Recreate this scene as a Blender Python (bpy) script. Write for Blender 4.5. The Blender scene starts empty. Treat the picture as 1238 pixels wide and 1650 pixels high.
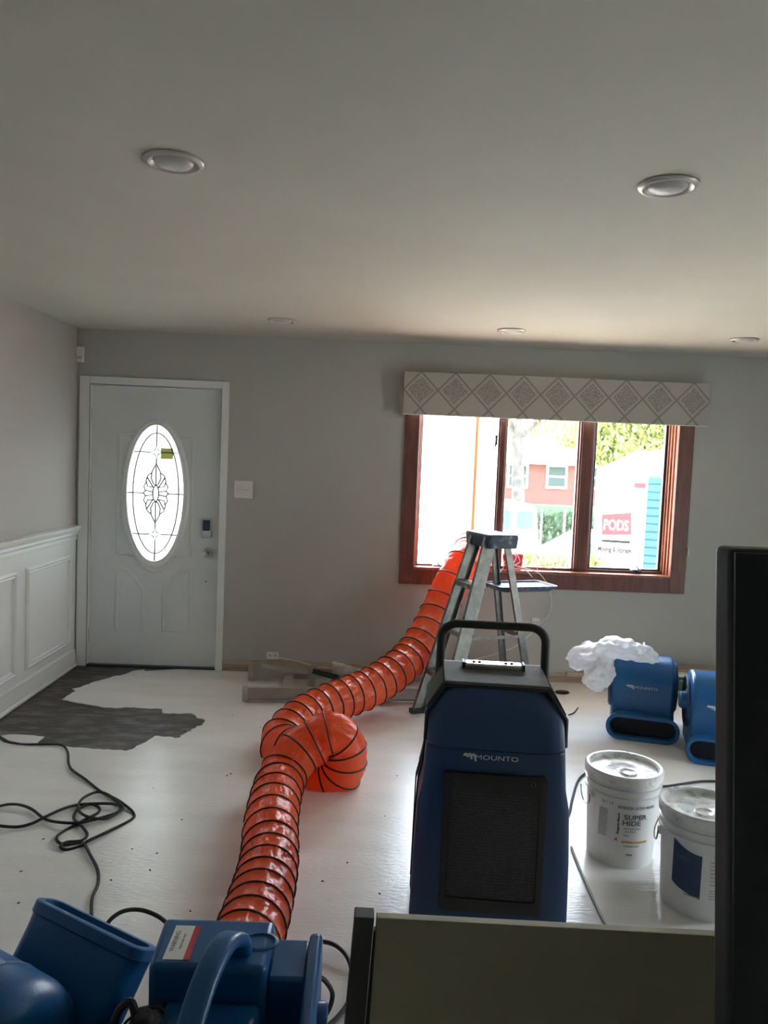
import bpy, bmesh, math, random
from math import sin, cos, pi, radians, sqrt, atan2
from mathutils import Vector, Matrix, noise
from mathutils.geometry import tessellate_polygon
random.seed(7)
S = bpy.context.scene
COL = S.collection

# ------------------------------------------------------------------ camera
FPX, ROLL, EYE = 1240.0, radians(2.3), 1.585
YAW, PITCH = radians(1.077), radians(3.789)
fw = Vector((sin(YAW)*cos(PITCH), cos(YAW)*cos(PITCH), -sin(PITCH)))
Rw = Vector((cos(YAW), -sin(YAW), 0)); Uw = Rw.cross(fw)
rv = cos(ROLL)*Rw + sin(ROLL)*Uw; uv = -sin(ROLL)*Rw + cos(ROLL)*Uw
cam = bpy.data.cameras.new('camera'); camo = bpy.data.objects.new('camera', cam); COL.objects.link(camo)
cam.sensor_fit = 'VERTICAL'; cam.sensor_height = 24; cam.lens = 24*FPX/1650; cam.clip_start = .05; cam.clip_end = 500
camo.matrix_world = Matrix(((rv.x, uv.x, -fw.x, 0), (rv.y, uv.y, -fw.y, 0), (rv.z, uv.z, -fw.z, EYE), (0, 0, 0, 1)))
S.camera = camo
EYEV = Vector((0, 0, EYE))
def ray(px, py): return rv*((px-619)/FPX) - uv*((py-825)/FPX) + fw
def onY(px, py, y): d = ray(px, py); return EYEV + d*(y/d.y)        # photo measurement -> point on a plane y
def onZ(px, py, z=0.0): d = ray(px, py); return EYEV + d*((z-EYE)/d.z)  # ... on a horizontal plane

# ------------------------------------------------------------------ light
W = bpy.data.worlds.new('sky'); S.world = W; W.use_nodes = True
nt = W.node_tree; bg = nt.nodes['Background']
tc = nt.nodes.new('ShaderNodeTexCoord'); sp = nt.nodes.new('ShaderNodeSeparateXYZ'); cr = nt.nodes.new('ShaderNodeValToRGB')
nt.links.new(tc.outputs['Generated'], sp.inputs[0]); nt.links.new(sp.outputs['Z'], cr.inputs[0]); nt.links.new(cr.outputs[0], bg.inputs[0])
cr.color_ramp.elements[0].color = (.92, .96, 1, 1); cr.color_ramp.elements[1].color = (.55, .75, 1, 1)
bg.inputs[1].default_value = 14
sun = bpy.data.lights.new('sun', 'SUN'); sun.energy = 26; sun.angle = radians(1); sun.color = (1, .93, .82)
suno = bpy.data.objects.new('sun', sun); COL.objects.link(suno)
suno.rotation_euler = Vector((-.12, -.33, -.93)).to_track_quat('-Z', 'Y').to_euler()
def portal(name, loc, rot, sx, sy):
    l = bpy.data.lights.new(name, 'AREA'); l.shape = 'RECTANGLE'; l.size = sx; l.size_y = sy; l.cycles.is_portal = True
    o = bpy.data.objects.new(name, l); o.location = loc; o.rotation_euler = rot; COL.objects.link(o)
portal('portal_window', (1.28, 5.82, 1.4), (radians(-90), 0, 0), 1.95, 1.2)
portal('portal_side', (3.82, 2.95, 1.0), (0, radians(90), 0), 1.95, .5)
portal('portal_door', (-1.56, 5.72, 1.28), (radians(-90), 0, 0), .42, 1.0)
S.view_settings.view_transform = 'Standard'; S.view_settings.look = 'None'; S.view_settings.exposure = 0.84; S.view_settings.gamma = 1
S.view_settings.use_curve_mapping = False
S.cycles.use_denoising = True; S.cycles.max_bounces = 12; S.cycles.diffuse_bounces = 7; S.cycles.sample_clamp_indirect = 12
S.cycles.transparent_max_bounces = 16; S.cycles.caustics_reflective = False; S.cycles.caustics_refractive = False

# ------------------------------------------------------------------ materials
def mat(name, col, rough=.5, metal=0, col2=None, nscale=8, bump=0, bscale=30, spec=.5, stretch=(1, 1, 1), detail=4, lo=.35, hi=.65, coat=0):
    m = bpy.data.materials.new(name); m.use_nodes = True; n = m.node_tree; b = n.nodes['Principled BSDF']
    b.inputs['Base Color'].default_value = (*col, 1); b.inputs['Roughness'].default_value = rough; b.inputs['Metallic'].default_value = metal
    b.inputs['Specular IOR Level'].default_value = spec; b.inputs['Coat Weight'].default_value = coat
    t = n.nodes.new('ShaderNodeTexCoord'); mp = n.nodes.new('ShaderNodeMapping'); mp.inputs['Scale'].default_value = stretch
    n.links.new(t.outputs['Object'], mp.inputs[0])
    if col2:
        nz = n.nodes.new('ShaderNodeTexNoise'); nz.inputs['Scale'].default_value = nscale; nz.inputs['Detail'].default_value = detail
        rp = n.nodes.new('ShaderNodeValToRGB'); rp.color_ramp.elements[0].position = lo; rp.color_ramp.elements[1].position = hi
        rp.color_ramp.elements[0].color = (*col, 1); rp.color_ramp.elements[1].color = (*col2, 1)
        n.links.new(mp.outputs[0], nz.inputs['Vector']); n.links.new(nz.outputs['Fac'], rp.inputs[0]); n.links.new(rp.outputs[0], b.inputs['Base Color'])
    if bump:
        nb = n.nodes.new('ShaderNodeTexNoise'); nb.inputs['Scale'].default_value = bscale; nb.inputs['Detail'].default_value = 5
        bp = n.nodes.new('ShaderNodeBump'); bp.inputs['Strength'].default_value = bump; bp.inputs['Distance'].default_value = .01
        n.links.new(mp.outputs[0], nb.inputs['Vector']); n.links.new(nb.outputs['Fac'], bp.inputs['Height']); n.links.new(bp.outputs[0], b.inputs['Normal'])
    return m
M = dict(
 wall=mat('grey_wall_paint', (.485, .495, .465), .7, bump=.06, bscale=90),
 wall_l=mat('greige_wall_paint', (.47, .46, .44), .65, bump=.05, bscale=90),
 ceil=mat('ceiling_paint', (.515, .51, .455), .8, col2=(.535, .53, .475), nscale=3, bump=.04, bscale=120),
 white=mat('white_trim_paint', (.82, .86, .86), .42, bump=.02, bscale=60),
 door=mat('white_door_paint', (.70, .75, .76), .45, col2=(.73, .78, .79), nscale=4),
 floor=mat('off_white_floor_sheet', (.82, .81, .785), .25, col2=(.89, .88, .85), nscale=2.2, bump=.16, bscale=26, stretch=(1, 3.5, 1), detail=10),
 sub=mat('dark_adhesive_board', (.045, .04, .037), .5, col2=(.22, .17, .14), nscale=9, bump=.5, bscale=25, stretch=(.7, 1.8, 1), detail=12, lo=.45, hi=.72),
 mahog=mat('mahogany_casing', (.13, .052, .042), .35, col2=(.20, .08, .062), nscale=9, stretch=(6, 6, .7), bump=.05, bscale=40, coat=.3),
 mahog_l=mat('mahogany_moulding', (.30, .11, .065), .3, col2=(.42, .17, .10), nscale=9, stretch=(6, 6, .7), coat=.4),
 pine=mat('amber_sash_wood', (.22, .09, .03), .4, col2=(.28, .12, .045), nscale=9, stretch=(5, 5, .6)),
 rawwood=mat('raw_wood_plate', (.30, .22, .15), .8, col2=(.42, .33, .24), nscale=10, stretch=(.6, 4, 8), bump=.2),
 blkframe=mat('dark_sash_frame', (.025, .03, .035), .45),
 aludust=mat('dusty_aluminium', (.40, .375, .335), .5, metal=.3, col2=(.48, .455, .41), nscale=6), alu=mat('weathered_aluminium', (.22, .235, .22), .42, metal=.6, col2=(.32, .33, .31), nscale=22, bump=.08, bscale=50),
 alu_paint=mat('paint_spattered_aluminium', (.27, .27, .25), .5, metal=.5, col2=(.55, .54, .51), nscale=18, lo=.5, hi=.7, bump=.1, bscale=40),
 ladcap=mat('blue_grey_ladder_cap', (.055, .085, .13), .5, col2=(.25, .28, .33), nscale=26, lo=.55, hi=.72),
 blue=mat('blue_rotomoulded_plastic', (.006, .095, .27), .36, col2=(.008, .105, .29), nscale=5, bump=.05, bscale=160),
 cavity=mat('painted_shade_outlet', (.003, .006, .014), .7), blue_in=mat('shadow_blue_plastic', (.01, .05, .14), .5),  # cavity: shade inside the outlets put into a near-black base colour
 navy=mat('navy_plastic', (.004, .036, .12), .42, col2=(.005, .042, .135), nscale=4, bump=.04, bscale=160),
 navy_t=mat('navy_hood_plastic', (.02, .055, .15), .40, bump=.04, bscale=160),
 black=mat('black_plastic', (.012, .013, .014), .5, bump=.03, bscale=120),
 blackrub=mat('black_rubber', (.018, .019, .02), .6),
 grill=mat('grille_metal', (.10, .105, .11), .45, metal=.4),
 topgrey=mat('grey_green_top_plate', (.10, .105, .09), .75, spec=.15, col2=(.13, .135, .12), nscale=12),
 cord=mat('black_cord_rubber', (.02, .022, .022), .55),
 wcord=mat('grey_cord', (.42, .42, .40), .6),
 wwire=mat('white_wire', (.75, .72, .68), .5),
 chrome=mat('brushed_nickel', (.62, .60, .56), .25, metal=1),
 keypad=mat('dark_keypad', (.02, .06, .08), .25),
 plate=mat('white_plate_plastic', (.80, .79, .75), .4),
 lens=mat('lamp_lens', (.50, .49, .46), .35),
 ringw=mat('satin_lamp_trim', (.50, .475, .45), .35, metal=.25),
 bucket=mat('white_bucket_plastic', (.74, .75, .75), .35, col2=(.80, .81, .81), nscale=6, bump=.02, bscale=30),
 lid=mat('paint_smeared_lid', (.40, .41, .40), .3, col2=(.84, .85, .83), nscale=22, bump=.45, bscale=45, lo=.32, hi=.5),
 ink=mat('label_ink', (.05, .055, .06), .6), ink2=mat('faded_label_ink', (.13, .135, .14), .6),
 inkr=mat('red_print', (.55, .04, .05), .6), inky=mat('ochre_print', (.62, .36, .09), .6),
 inkn=mat('navy_print', (.02, .05, .13), .5), inkw=mat('pale_print', (.62, .66, .68), .6), inkg=mat('green_print', (.25, .35, .10), .6),
 beige=mat('beige_board', (.36, .325, .22), .55, col2=(.39, .35, .24), nscale=2),
 black_p=mat('black_panel_face', (.006, .008, .012), .35), charc=mat('charcoal_panel_edge', (.035, .038, .042), .5),
 darkpost=mat('charcoal_post', (.06, .056, .052), .6),
 red=mat('red_plastic', (.75, .02, .05), .4), green=mat('dark_green_box', (.02, .09, .045), .5), tan=mat('tan_board', (.45, .36, .27), .7, col2=(.52, .43, .33), nscale=12),
 foam=mat('dusty_white_sleeve', (.55, .55, .52), .7, col2=(.30, .30, .28), nscale=9, bump=.3),
 orangecap=mat('orange_cap', (.6, .2, .05), .5),
 outwhite=mat('white_siding', (.80, .80, .78), .6), brick=mat('red_brick_far', (.09, .025, .02), .8, col2=(.12, .035, .027), nscale=3),
 roof=mat('pale_roof', (.62, .60, .58), .8), outglass=mat('far_window_glass', (.035, .05, .048), .7, spec=.1), inkout=mat('container_lettering', (.012, .013, .015), .8, spec=.1),
 bark=mat('tree_bark', (.022, .021, .017), .9, col2=(.05, .046, .04), nscale=9, bump=.6, bscale=14),
 leaf=mat('bright_leaf', (.12, .17, .03), .6, col2=(.20, .24, .06), nscale=2), hedge=mat('hedge_leaf', (.02, .05, .02), .7),
 conc=mat('sunlit_concrete', (.62, .525, .41), .8, col2=(.68, .585, .47), nscale=1.2), grass=mat('lawn', (.07, .11, .03), .9, col2=(.10, .14, .04), nscale=3),
 podw=mat('white_container_skin', (.78, .79, .80), .5), podb=mat('blue_roller_door', (.002, .055, .20), .5), podr=mat('red_container_print', (.15, .008, .014), .5),
 vanb=mat('van_window', (.012, .04, .09), .2), rubber=mat('tyre_rubber', (.02, .02, .02), .7), fence=mat('dark_wire_fence', (.05, .055, .05), .6),
)
def mix_trans(name, col, k_tl, k_tr, rough=.3, spec=.5, bump=0, bscale=30):
    m = mat(name, col, rough, bump=bump, bscale=bscale, spec=spec); n = m.node_tree; out = n.nodes['Material Output']; b = n.nodes['Principled BSDF']
    last = b.outputs[0]
    for k, typ in ((k_tl, 'ShaderNodeBsdfTranslucent'), (k_tr, 'ShaderNodeBsdfTransparent')):
        if k:
            t = n.nodes.new(typ); t.inputs[0].default_value = (*[min(1, c*(1.1 if 'Transl' in typ else 1)) for c in col], 1) if 'Transl' in typ else (1, 1, 1, 1)
            mx = n.nodes.new('ShaderNodeMixShader'); mx.inputs[0].default_value = k; n.links.new(last, mx.inputs[1]); n.links.new(t.outputs[0], mx.inputs[2]); last = mx.outputs[0]
    n.links.new(last, out.inputs[0]); return m
M['duct'] = mix_trans('orange_vinyl_sleeve', (.96, .20, .07), .50, 0, .2, .8, 1.0, 24)
M['bag'] = mix_trans('milky_plastic_film', (.86, .86, .86), .45, .12, .3, .5, .5, 25)
M['glass'] = mix_trans('clear_glass', (.9, .95, .95), 0, .94, .02, .6)
M['dglass'] = mix_trans('textured_door_glass', (.75, .8, .8), .5, .18, .15, .4, .3, 40)
M['came'] = mat('lead_grey', (.06, .065, .065), .8, spec=.1)
M['sticker'] = mix_trans('yellow_sticker', (.36, .36, .18), .5, 0, .5)
# patterned valance fabric
def valance_mat():
    m = mat('printed_valance_fabric', (.5, .48, .45), .85, bump=.1, bscale=300); n = m.node_tree; b = n.nodes['Principled BSDF']; L = n.links.new
    t = n.nodes.new('ShaderNodeTexCoord'); s = n.nodes.new('ShaderNodeSeparateXYZ'); L(t.outputs['Object'], s.inputs[0])
    def ma(op, a, b_=None, c=None):
        q = n.nodes.new('ShaderNodeMath'); q.operation = op
        for i, v in enumerate((a, b_, c)):
            if v is None: continue
            if isinstance(v, (int, float)): q.inputs[i].default_value = v
            else: L(v, q.inputs[i])
        return q.outputs[0]
    P = .2433
    u = ma('DIVIDE', s.outputs['X'], P); v = ma('DIVIDE', ma('SUBTRACT', s.outputs['Z'], .175), P*1.05)
    def line(e, w):
        f = ma('FRACT', e); d = ma('ABSOLUTE', ma('SUBTRACT', f, .5)); return ma('GREATER_THAN', d, .5-w)
    l1 = line(ma('ADD', u, v), .035); l2 = line(ma('SUBTRACT', u, v), .035)
    lines = ma('MULTIPLY', ma('MAXIMUM', l1, l2), .55)
    cu = ma('SUBTRACT', ma('FRACT', u), .5)
    d = ma('ADD', ma('ABSOLUTE', cu), ma('ABSOLUTE', v))
    r2 = ma('SQRT', ma('ADD', ma('POWER', cu, 2.0), ma('POWER', v, 2.0)))
    ang = n.nodes.new('ShaderNodeMath'); ang.operation = 'ARCTAN2'; L(v, ang.inputs[0]); L(cu, ang.inputs[1])
    ros = ma('MULTIPLY', ma('SINE', ma('MULTIPLY', ang.outputs[0], 12)), ma('SINE', ma('MULTIPLY', r2, 75)))
    vor = n.nodes.new('ShaderNodeTexVoronoi'); vor.inputs['Scale'].default_value = 85; L(t.outputs['Object'], vor.inputs['Vector'])
    dots = ma('LESS_THAN', vor.outputs['Distance'], .42)
    med = ma('MULTIPLY', ma('LESS_THAN', d, .38), ma('MAXIMUM', ma('GREATER_THAN', ros, .1), ma('MULTIPLY', dots, .8)))
    k = ma('MAXIMUM', lines, ma('MULTIPLY', med, .62))
    mx = n.nodes.new('ShaderNodeMixRGB'); mx.inputs[1].default_value = (.44, .415, .38, 1); mx.inputs[2].default_value = (.12, .118, .12, 1)
    L(k, mx.inputs[0]); L(mx.outputs[0], b.inputs['Base Color']); return m
M['valance'] = valance_mat()

# ------------------------------------------------------------------ mesh helpers
class MB:
    def __init__(s): s.v = []; s.f = []
    def add(s, vs, fs, mx=None):
        o = len(s.v); s.v += [tuple(mx @ Vector(p)) if mx else tuple(p) for p in vs]; s.f += [tuple(i+o for i in f) for f in fs]; return s
    def box(s, x0, x1, y0, y1, z0, z1, mx=None):
        vs = [(x, y, z) for z in (z0, z1) for y in (y0, y1) for x in (x0, x1)]
        return s.add(vs, [(0, 2, 3, 1), (4, 5, 7, 6), (0, 1, 5, 4), (2, 6, 7, 3), (0, 4, 6, 2), (1, 3, 7, 5)], mx)
    def loft(s, loops, cap=(True, True), mx=None, closed=False):
        n = len(loops[0]); vs = [p for l in loops for p in l]; fs = []
        K = len(loops)
        for a in range(K if closed else K-1):
            b = (a+1) % K
            for i in range(n): j = (i+1) % n; fs.append((a*n+i, a*n+j, b*n+j, b*n+i))
        if not closed:
            if cap[0]: fs.append(tuple(range(n))[::-1])
            if cap[1]: fs.append(tuple((K-1)*n+i for i in range(n)))
        return s.add(vs, fs, mx)
    def tube(s, pts, r, n=8, closed=False, cap=True):
        pts = [Vector(p) for p in pts]; K = len(pts); loops = []; up = None
        for i, p in enumerate(pts):
            a = pts[i-1] if (i or closed) else p; b = pts[(i+1) % K] if (i < K-1 or closed) else p
            t = (b-a).normalized()
            if up is None: up = Vector((0, 0, 1)) if abs(t.z) < .9 else Vector((1, 0, 0))
            sd = t.cross(up).normalized(); up = sd.cross(t).normalized(); rr = r[i] if isinstance(r, (list, tuple)) else r
            loops.append([p+sd*cos(2*pi*k/n)*rr+up*sin(2*pi*k/n)*rr for k in range(n)])
        return s.loft(loops, (cap, cap), closed=closed)
    def beam(s, a, b, w, d, side=(1, 0, 0)):      # rectangular bar from a to b
        a = Vector(a); b = Vector(b); t = (b-a).normalized(); sd = Vector(side); sd = (sd-t*sd.dot(t)).normalized(); u = t.cross(sd)
        c = lambda p: [p+sd*w/2+u*d/2, p-sd*w/2+u*d/2, p-sd*w/2-u*d/2, p+sd*w/2-u*d/2]
        return s.loft([c(a), c(b)])
    def channel(s, a, b, w, d, th, side, flip=1):   # C-section rail: web facing u
        a = Vector(a); b = Vector(b); t = (b-a).normalized(); sd = Vector(side); sd = (sd-t*sd.dot(t)).normalized(); u = t.cross(sd)*flip
        c = lambda p: [p+sd*w/2, p+sd*w/2+u*d, p+sd*(w/2-th)+u*d, p+sd*(w/2-th)+u*th, p-sd*(w/2-th)+u*th, p-sd*(w/2-th)+u*d, p-sd*w/2+u*d, p-sd*w/2]
        return s.loft([c(a), c(b)])
    def lathe(s, prof, n=32, mx=None, cap=(False, False)):
        return s.loft([[(r*cos(2*pi*k/n), r*sin(2*pi*k/n), z) for k in range(n)] for r, z in prof], cap, mx)
    def prism(s, poly, h0, h1, ax='z', mx=None):
        f = {'z': lambda p, h: (p[0], p[1], h), 'y': lambda p, h: (p[0], h, p[1]), 'x': lambda p, h: (h, p[0], p[1])}[ax]
        n = len(poly); tri = tessellate_polygon([[Vector((p[0], p[1], 0)) for p in poly]])
        vs = [f(p, h0) for p in poly]+[f(p, h1) for p in poly]
        fs = [tuple(t) for t in tri]+[tuple(i+n for i in t)[::-1] for t in tri]+[(i, (i+1) % n, (i+1) % n+n, i+n) for i in range(n)]
        return s.add(vs, fs, mx)
    def build(s, name, m, parent=None, bevel=0, smooth=True, seg=2, loc=None, sub=0, ang=35):
        me = bpy.data.meshes.new(name); me.from_pydata(s.v, [], s.f); me.validate()
        b = bmesh.new(); b.from_mesh(me); bmesh.ops.recalc_face_normals(b, faces=b.faces); b.to_mesh(me); b.free()
        me.materials.append(m)
        if smooth: me.shade_smooth(); me.set_sharp_from_angle(angle=radians(ang))
        o = bpy.data.objects.new(name, me); COL.objects.link(o)
        if loc is not None:
            me.transform(Matrix.Translation(-Vector(loc))); o.location = loc
        if parent: o.parent = parent
        if bevel:
            q = o.modifiers.new('bevel', 'BEVEL'); q.width = bevel; q.segments = seg; q.limit_method = 'ANGLE'; q.angle_limit = radians(40)
        if sub:
            q = o.modifiers.new('sub', 'SUBSURF'); q.levels = sub; q.render_levels = sub
        return o
def rr(w, h, r, n=5):      # rounded rectangle outline
    out = []
    for cx, cy, a0 in ((w/2-r, h/2-r, 0), (-w/2+r, h/2-r, 90), (-w/2+r, -h/2+r, 180), (w/2-r, -h/2+r, 270)):
        for k in range(n+1): a = radians(a0+90*k/n); out.append((cx+r*cos(a), cy+r*sin(a)))
    return out
def tag(o, label, cat, group=None, kind=None):
    o['label'] = label; o['category'] = cat
    if group: o['group'] = group
    if kind: o['kind'] = kind
    return o
def thing(name, label, cat, loc=(0, 0, 0), rz=0, group=None):
    o = bpy.data.objects.new(name, None); COL.objects.link(o); o.location = loc; o.rotation_euler = (0, 0, rz); o.empty_display_size = .1
    return tag(o, label, cat, group)
def struct(o): o['kind'] = 'structure'; return o
def catmull(P, n=10):
    P = [Vector(p) for p in P]; out = []
    for i in range(len(P)-1):
        a = P[max(i-1, 0)]; b = P[i]; c = P[i+1]; d = P[min(i+2, len(P)-1)]
        for k in range(n):
            t = k/n; out.append(.5*((2*b)+(c-a)*t+(2*a-5*b+4*c-d)*t*t+(3*b-a-3*c+d)*t**3))
    out.append(P[-1]); return out
def text(name, string, size, m, parent, mx, ext=.001, warp=None, bold=0):
    cu = bpy.data.curves.new(name, 'FONT'); cu.body = string; cu.size = size; cu.extrude = ext; cu.align_x = 'CENTER'; cu.align_y = 'CENTER'; cu.offset = bold; cu.resolution_u = 3
    o = bpy.data.objects.new(name, cu); COL.objects.link(o); dg = bpy.context.evaluated_depsgraph_get()
    me = bpy.data.meshes.new_from_object(o.evaluated_get(dg)); bpy.data.objects.remove(o)
    me.materials.clear(); me.materials.append(m); me.name = name
    if warp:
        for v in me.vertices: v.co = warp(v.co)
    else: me.transform(mx)
    q = bpy.data.objects.new(name, me); COL.objects.link(q); q.parent = parent; return q
def tri_count(): return sum(len(o.data.polygons) for o in COL.objects if o.type == 'MESH')

# ------------------------------------------------------------------ room shell
XL, XR, YB, YR, ZC = -2.13, 3.6, 5.6, -3.0, 2.44
fl = MB().box(XL-.2, XR+.2, YR-.2, YB+.2, -.2, -.004).build('floor', M['sub']); struct(fl)
struct(MB().box(XL-.2, XR+.2, YR-.2, YB+.2, ZC, ZC+.2).build('ceiling', M['ceil']))
struct(MB().box(XL-.2, XL, YR-.2, YB+.2, -.004, ZC).build('wall_left', M['wall_l']))
PY0, PY1, PZ1 = 2.7, 3.2, 1.95
wrb = MB().box(XR, XR+.2, YR-.2, PY0, -.004, ZC).box(XR, XR+.2, PY1, YB+.2, -.004, ZC).box(XR, XR+.2, PY0, PY1, PZ1, ZC)
struct(wrb.build('wall_right', M['wall'], smooth=False))
def holed(y0, y1, holes, x0, x1, z1):
    b = MB(); xs = sorted({x0, x1, *[h[0] for h in holes], *[h[1] for h in holes]})
    for a, c in zip(xs, xs[1:]):
        hs = [h for h in holes if h[0] <= a and h[1] >= c]
        z = -.004
        for h in sorted(hs, key=lambda q: q[2]):
            if h[2] > z: b.box(a, c, y0, y1, z, h[2])
            z = h[3]
        if z < z1: b.box(a, c, y0, y1, z, z1)
    return b
WX0, WX1, WZ0, WZ1 = .325, 2.24, .80, 2.04
DX0, DX1, DZ1 = -2.035, -1.095, 2.05
struct(holed(YB, YB+.2, [(WX0, WX1, WZ0, WZ1), (DX0, DX1, -.004, DZ1)], XL, XR, ZC).build('wall_back', M['wall'], smooth=False))
struct(MB().box(XL, XR, YR-.2, YR, -.004, ZC).build('wall_rear', M['wall']))
rw = struct(MB().box(XR+.09, XR+.10, PY0, PY1, 0, PZ1).build('added_side_window', M['glass']))  # unseen window added to let extra daylight in from the right
fb = MB()
for y in (PY0, (PY0+PY1)/2-.03, PY1-.06): fb.box(XR+.06, XR+.13, y, y+.06, 0, PZ1)
for z in (0, PZ1-.06): fb.box(XR+.06, XR+.13, PY0, PY1, z, z+.06)
fb.build('added_window_frame', M['white'], rw)

# white floor sheet with the torn-off area beside the door left open
def fz(pts, sc=3.4389, ox=0, oy=1040): return [onZ(ox+a/sc, oy+b/sc)[:2] for a, b in pts]
edge = fz([(800, 132), (740, 140), (700, 158), (640, 168), (600, 182), (560, 192), (500, 208), (455, 228), (400, 240), (420, 250), (395, 268), (345, 300), (400, 312), (470, 322), (560, 340), (640, 347), (700, 340), (760, 344), (905, 352), (900, 374), (980, 378), (1060, 376), (1090, 398), (1130, 408), (1126, 440), (1090, 448), (1060, 470), (1020, 488), (990, 512), (920, 506), (870, 500), (830, 520), (800, 540), (770, 552), (740, 570), (700, 584), (600, 576), (500, 571), (380, 562), (340, 556)])
def jag(P, amp=.009, n=4):
    out = []
    for a, b in zip(P, P[1:]):
        for k in range(n):
            t = k/n; x = a[0]+(b[0]-a[0])*t; y = a[1]+(b[1]-a[1])*t
            q = amp if k else amp*.3
            out.append((x+random.uniform(-q, q), y+random.uniform(-q, q)))
    return out+[P[-1]]
edge2 = fz([(340, 556), (250, 548), (120, 545), (30, 532), (0, 505)])
edge = jag(list(edge)+list(edge2)[1:], .007, 4)
poly = edge + [(XL+.0, edge[-1][1]-.01), (XL, YR), (XR, YR), (XR, YB), (DX1+.02, YB), (edge[0][0]+.25, YB-.005), (edge[0][0]+.02, YB-.09)]
sheet = MB().prism(poly, -.004, 0.0).build('floor_sheet', M['floor'], fl, smooth=False)
frag = fz([(5, 500), (60, 494), (150, 497), (245, 506), (205, 541), (120, 541), (50, 528)])
MB().prism(jag(list(frag)+[frag[0]], .003, 3)[:-1], -.004, .0015).build('sheet_scrap', M['plate'], fl, smooth=False)
# dark crumbs on the sheet
cb = MB()
for px, py in [(293, 1321), (242, 1402), (179, 1418), (70, 1352), (247, 1270), (30, 1455), (307, 1468), (253, 1375), (213, 1368), (34, 1404), (372, 1247), (366, 1250), (375, 1152), (1020, 1510), (620, 1315), (420, 1172), (560, 1390), (612, 1440), (520, 1420), (640, 1250)]:
    p = onZ(px, py); r = random.uniform(.003, .0055); a = random.random()*3
    cb.lathe([(r, 0), (r*.7, r*.5), (.0005, r*.6)], 6, Matrix.Translation(p) @ Matrix.Rotation(a, 4, 'Z') @ Matrix.Scale(random.uniform(1, 1.9), 4, (1, 0, 0)))
tag(cb.build('floor_crumbs', M['sub']), 'scattered dark crumbs of debris lying on the off-white floor sheet', 'debris', kind='stuff')

# wainscot on the left wall
wl = struct(MB().box(XL, XL+.006, YR, YB, 0, .96).build('trim_1', M['white']))
def rail_profile(pr, y0, y1):   # pr = [(x out from wall, z)]
    return MB().loft([[(XL+a, y0, z) for a, z in pr], [(XL+a, y1, z) for a, z in pr]])
rail_profile([(0, .925), (.014, .925), (.018, .945), (.014, .955), (.026, .97), (.022, .985), (.045, 1.01), (.05, 1.03), (0, 1.035)], YR, YB-.002).build('chair_rail', M['white'], wl, bevel=.002)
bb = struct(rail_profile([(0, 0), (.018, 0), (.018, .085), (.012, .1), (.014, .115), (.006, .13), (0, .13)], YR, YB-.002).build('baseboard_left', M['white'], bevel=.002))
rail_profile([(.018, 0), (.03, 0), (.029, .012), (.024, .018), (.018, .02)], YR, YB-.002).build('shoe_moulding', M['white'], bb)
def picture_frame(y0, y1, z0, z1):
    pr = [(0, 0), (.012, .004), (.02, .014), (.012, .024), (.016, .032), (0, .04)]
    loops = []
    for (y, z, sy, sz) in ((y0, z0, 1, 1), (y1, z0, -1, 1), (y1, z1, -1, -1), (y0, z1, 1, -1)):
        loops.append([(XL+.006+h, y+sy*d, z+sz*d) for h, d in pr])
    MB().loft(loops, closed=True).build('panel_moulding', M['white'], wl, ang=25)
yy = 5.49
for w in (.71, .95, .95, .95, .95, .95, .95): picture_frame(yy-w, yy, .185, .83); yy -= w+.14
struct(MB().box(DX1+.055, XR, YB-.012, YB, 0, .05).build('trim_2', M['rawwood']))
t3 = MB()
x = DX1+.055
while x < XR-.3:
    w = random.uniform(.12, .4); t3.box(x, x+w, YB-.018, YB, .05, .07+random.uniform(0, .02)); x += w+random.uniform(0, .04)
struct(t3.build('trim_3', M['tan'], smooth=False))

# ------------------------------------------------------------------ door
DC, DZc = -1.565, 1.282
yf = YB+.03            # front face of the slab
d1 = struct(bpy.data.objects.new('door_1', None)); COL.objects.link(d1); d1.location = (DC, yf, 0)
def dbuild(b, name, m, par=None, **k):
    o = b.build(name, m, par or d1, **k); 
    if (par or d1) is d1: o.matrix_parent_inverse = Matrix.Translation((-DC, -yf, 0))
    return o
NE = 48; EA, EB = .208, .50
def ell(a, b, n=NE, c=(DC, DZc)): return [(c[0]+a*cos(2*pi*k/n), c[1]+b*sin(2*pi*k/n)) for k in range(n)]
# slab as ring between rectangle and ellipse
def slab():
    b = MB(); E_ = ell(EA+.012, EB+.012); Rr = []
    x0, x1, z0, z1 = DX0+.006, DX1-.006, .012, DZ1-.008
    for (x, z) in E_:
        dx, dz = x-DC, z-DZc; t = min(((x1-DC) if dx > 0 else (x0-DC))/dx if abs(dx) > 1e-6 else 9e9, ((z1-DZc) if dz > 0 else (z0-DZc))/dz if abs(dz) > 1e-6 else 9e9)
        Rr.append((DC+dx*t, DZc+dz*t))
    # snap the nearest samples onto the corners
    for cx, cz in ((x0, z0), (x1, z0), (x0, z1), (x1, z1)):
        i = min(range(NE), key=lambda q: (Rr[q][0]-cx)**2+(Rr[q][1]-cz)**2); Rr[i] = (cx, cz)
    lp = [[(x, yf, z) for x, z in E_], [(x, yf, z) for x, z in Rr], [(x, yf+.045, z) for x, z in Rr], [(x, yf+.045, z) for x, z in E_]]
    return b.loft(lp, closed=True)
dbuild(slab(), 'door_slab', M['door'], ang=20)
def ring2(a0, b0, a1, b1, prof):  # oval moulding
    return MB().loft([[(DC+(a0+(a1-a0)*t)*cos(q), yf-h, DZc+(b0+(b1-b0)*t)*sin(q)) for q in [2*pi*k/64 for k in range(64)]] for t, h in prof], (False, False))
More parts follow.
